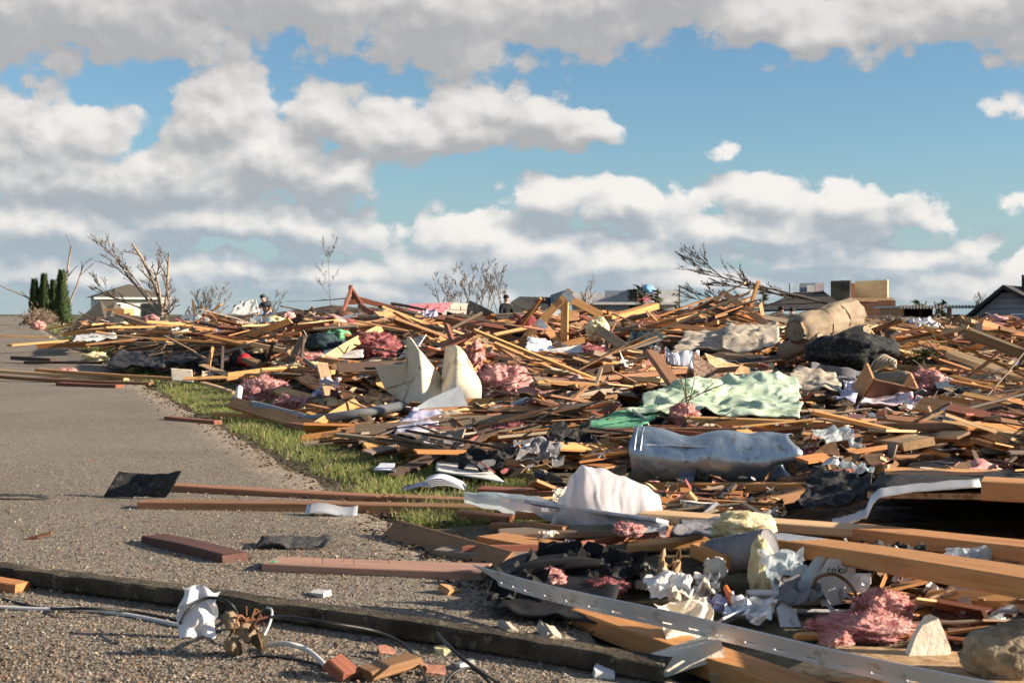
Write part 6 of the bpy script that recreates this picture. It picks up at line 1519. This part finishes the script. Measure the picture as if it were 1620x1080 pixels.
for k in range(170):
    px, py, q = sample(fr, y1=780) if k < 105 else sample(fr, 980, 1640, 770, 1040) if k < 150 else (0, 0, G(fr.uniform(790, 1080), fr.uniform(800, 880)))
    nm, m, ph, cat = fr.choice(CR); w_ = fr.uniform(.12, .36) * (.35 if q.y < 5.3 else .7 if q.y < 10 else 1.0 if q.y < 22 else 1.6)
    if k >= 150: w_ *= .6
    if hides(q + Vector((-w_ * .5, 0, .02)), q + Vector((w_ * .5, 0, w_ * .5))): continue
    o = crumple(nm, q + Vector((0, 0, .03)), w_, w_ * fr.uniform(.5, .9), m, k * 1.37, .0015, fr.choice((0, .2, .5, 1.0)), fr.uniform(-.8, .8))
    SCR.append((o, ph, w_, proj(q), cat, 'crumpled scraps in the debris'))
# ---- short boards covering the near end of the turf
for k in range(26):
    q = G(fr.uniform(800, 1120), fr.uniform(796, 885)); L = fr.uniform(.15, .5); a = fr.gauss(-.1, .4); tn = fr.choice(TW); w = fr.choice((.089, .064, .04))
    if edge(q.x, q.y) < .15: continue
    dv = Vector((math.cos(a), math.sin(a), fr.gauss(0, .05))) * (L / 2); c = q + Vector((0, 0, .03 + .02 * fr.random())); j = (.03, .02)
    if hides(c - dv, c + dv): continue
    FILL.append((board(c - dv, c + dv, w, .025, fr.gauss(0, .2), tn, jag=j, segs=2), tn, L, proj(c - dv), proj(c + dv), j, w, 'board', GB))
# ---- labels measured from the landmarks
def rel(px, py, skip=0):
    ds = sorted(LABELED, key=lambda l: (l[1] - px) ** 2 + ((l[2] - py) * 2.2) ** 2)
    ph, lx, ly = ds[skip]; dx, dy = px - lx, py - ly
    how = ('right of' if dx > 0 else 'left of') if abs(dx) > abs(dy) * 2.0 else ('below' if dy > 0 else 'above')
    return f'{how} {ph}'
cand = []
for o, tn, L, s0, s1, j, w, cat, grp in FILL:
    if s0[0] > s1[0]: s0, s1 = s1, s0
    cx_, cy_ = (s0[0] + s1[0]) / 2, (s0[1] + s1[1]) / 2; sl = (s1[1] - s0[1]) / max(20, s1[0] - s0[0])
    size = 'short' if L < .8 else 'long' if L > 1.6 else ''
    tilt = 'dipping to the right' if sl > .12 else 'rising to the right' if sl < -.12 else 'lying level'
    wd = ' wide' if w > .13 else ''
    cand.append((o, ' '.join(f'{size}{wd} {TONE_WORD[tn]} board {tilt}'.split()), cx_, cy_, cat, grp))
for o, ph, sz, s, cat, grp in SCR:
    cand.append((o, f'{"small" if sz < .2 else "large" if sz > .45 else "medium"} {ph}', s[0], s[1], cat, grp))
by = {}
for c_ in cand: by.setdefault(f'{c_[1]} {rel(c_[2], c_[3])}', []).append(c_)
ORD = ['leftmost'] + [q_ + ' from left' for q_ in 'second third fourth fifth sixth seventh eighth'.split()]
for lab, v_ in by.items():
    v_.sort(key=lambda c_: c_[2])
    for k, c_ in enumerate(v_):
        lb = lab if len(v_) == 1 else f'{lab}, {ORD[min(k, 7)]}'
        if len(lb.split()) > 16: lb = ' '.join(lb.split()[1:])
        tag(c_[0], lb.replace(' coloured', '').replace('lying level ', 'level, ').replace('dipping to the right ', 'dipping right, ').replace('rising to the right ', 'rising right, ').replace(' from left', ' one') if len(lb.split()) > 15 else lb, c_[4], c_[5])

# ================================================================ what nobody could count
mb = MB()
def stuff_boards(n, y1, small, y0=497, pw=1.2):
    for _ in range(n):
        px = fr.uniform(-300, 1900); py = y0 + (y1 - y0) * fr.random() ** pw; q = S(px, py)
        if q.y > 80 or not debris_ok(q) or (hollow(q) and fr.random() < .7): continue
        L = fr.uniform(.3, 1.2) * small * (1.9 if q.y > 14 else 1); w = fr.choice((.089, .089, .06, .035, .035) if q.y > 12 else (.065, .04, .03, .02, .09)) * (1 if small > .6 else .5); t = fr.choice((.038, .02, .012) if q.y > 12 else (.02, .012, .008)) * (1 if small > .6 else .6)
        p0, p1 = lay(q, L, wind(px, py, fr), fr.gauss(0, .10 if q.y < 9 else .24 if px > 650 else .15), fr.uniform(-.03, .08))
        if hides(p0, p1): continue
        M = frame(p0, p1, fr.gauss(0, .4) if fr.random() < .8 else fr.uniform(-1.5, 1.5))
        v, f = board_geo(L, w, t, fr, 1, 0, (fr.uniform(0, .06) * small, fr.uniform(0, .06) * small), 0); c_ = tone(fr, fr.choice(TW)); o_ = fr.uniform(0, 90)
        mb.add([M @ Vector(p) for p in v], f, c_, [(a + o_, b, c) for a, b, c in v])
stuff_boards(8500, 760, 1.0)
stuff_boards(5200, 1060, .4, 520, .9)
for _ in range(1500):                         # thin dark sticks and laths
    px = fr.uniform(-100, 1750); py = 500 + 300 * fr.random() ** 1.4; q = S(px, py)
    if q.y > 60 or not debris_ok(q): continue
    L = fr.uniform(.3, 1.1) * (1.6 if q.y > 16 else .8); w = fr.uniform(.008, .018) * (1.5 if q.y > 16 else .8)
    p0, p1 = lay(q, L, wind(px, py, fr), fr.gauss(0, .25), fr.uniform(.03, .14))
    if hides(p0, p1): continue
    M = frame(p0, p1, 0); v, f = board_geo(L, w, w, fr, 2, .03, (.02, .02), 0); c_ = tone(fr, fr.choice(('dark', 'dark', 'dark', 'brown', 'pale', 'grey'))); o_ = fr.uniform(0, 90)
    mb.add([M @ Vector(p) for p in v], f, c_, [(a + o_, b, c) for a, b, c in v])
o = kind(mb.build('splintered_wood', 'wood'), 'stuff'); o['label'] = 'countless splintered boards and sticks mixed through the heap'
mb = MB()
SC = [(.58, .52, .46), (.66, .63, .60), (.52, .26, .24), (.40, .34, .27), (.22, .13, .07), (.30, .19, .10), (.07, .045, .03), (.16, .10, .06), (.045, .045, .047), (.13, .13, .14), (.45, .19, .18), (.30, .09, .09), (.36, .24, .13), (.20, .24, .28), (.55, .45, .26), (.10, .06, .04), (.25, .14, .07)]
def stuff_scraps(n, y0, y1, s0, s1, pw=1.1):
    for _ in range(n):
        px = fr.uniform(-200, 1850); py = y0 + (y1 - y0) * fr.random() ** pw; q = S(px, py)
        if q.y > 80 or not debris_ok(q) or hides(q, q + Vector((.02, 0, .02))): continue
        r_ = fr.uniform(s0, s1) * (.5 + q.y / 14); a = fr.uniform(0, 6.28); n_ = fr.choice((4, 5, 6))
        nrm = Vector((fr.gauss(0, .6), fr.gauss(0, .6), 1)).normalized(); ux = nrm.orthogonal().normalized(); uy = nrm.cross(ux); c_ = q + Vector((0, 0, fr.uniform(0, .08)))
        st = fr.uniform(.3, 1)
        ring = [c_ + ux * math.cos(a + i * 6.283 / n_) * r_ * fr.uniform(.6, 1.2) + uy * math.sin(a + i * 6.283 / n_) * r_ * st * fr.uniform(.6, 1.2) for i in range(n_)]
        top = [p + nrm * (.002 + r_ * .04) for p in ring]
        k = fr.uniform(.7, 1.15); cc_ = fr.choice(SC)
        mb.add(ring + top, [tuple(range(n_, 2 * n_)), tuple(reversed(range(n_)))] + [(i, (i + 1) % n_, n_ + (i + 1) % n_, n_ + i) for i in range(n_)], tuple(q_ * k for q_ in cc_))
stuff_scraps(5200, 498, 780, .02, .075)
stuff_scraps(6500, 640, 1075, .012, .045, .8)
o = kind(mb.build('litter', 'scrap'), 'stuff'); o['label'] = 'small torn scraps of board, paper, felt and foam through the heap'
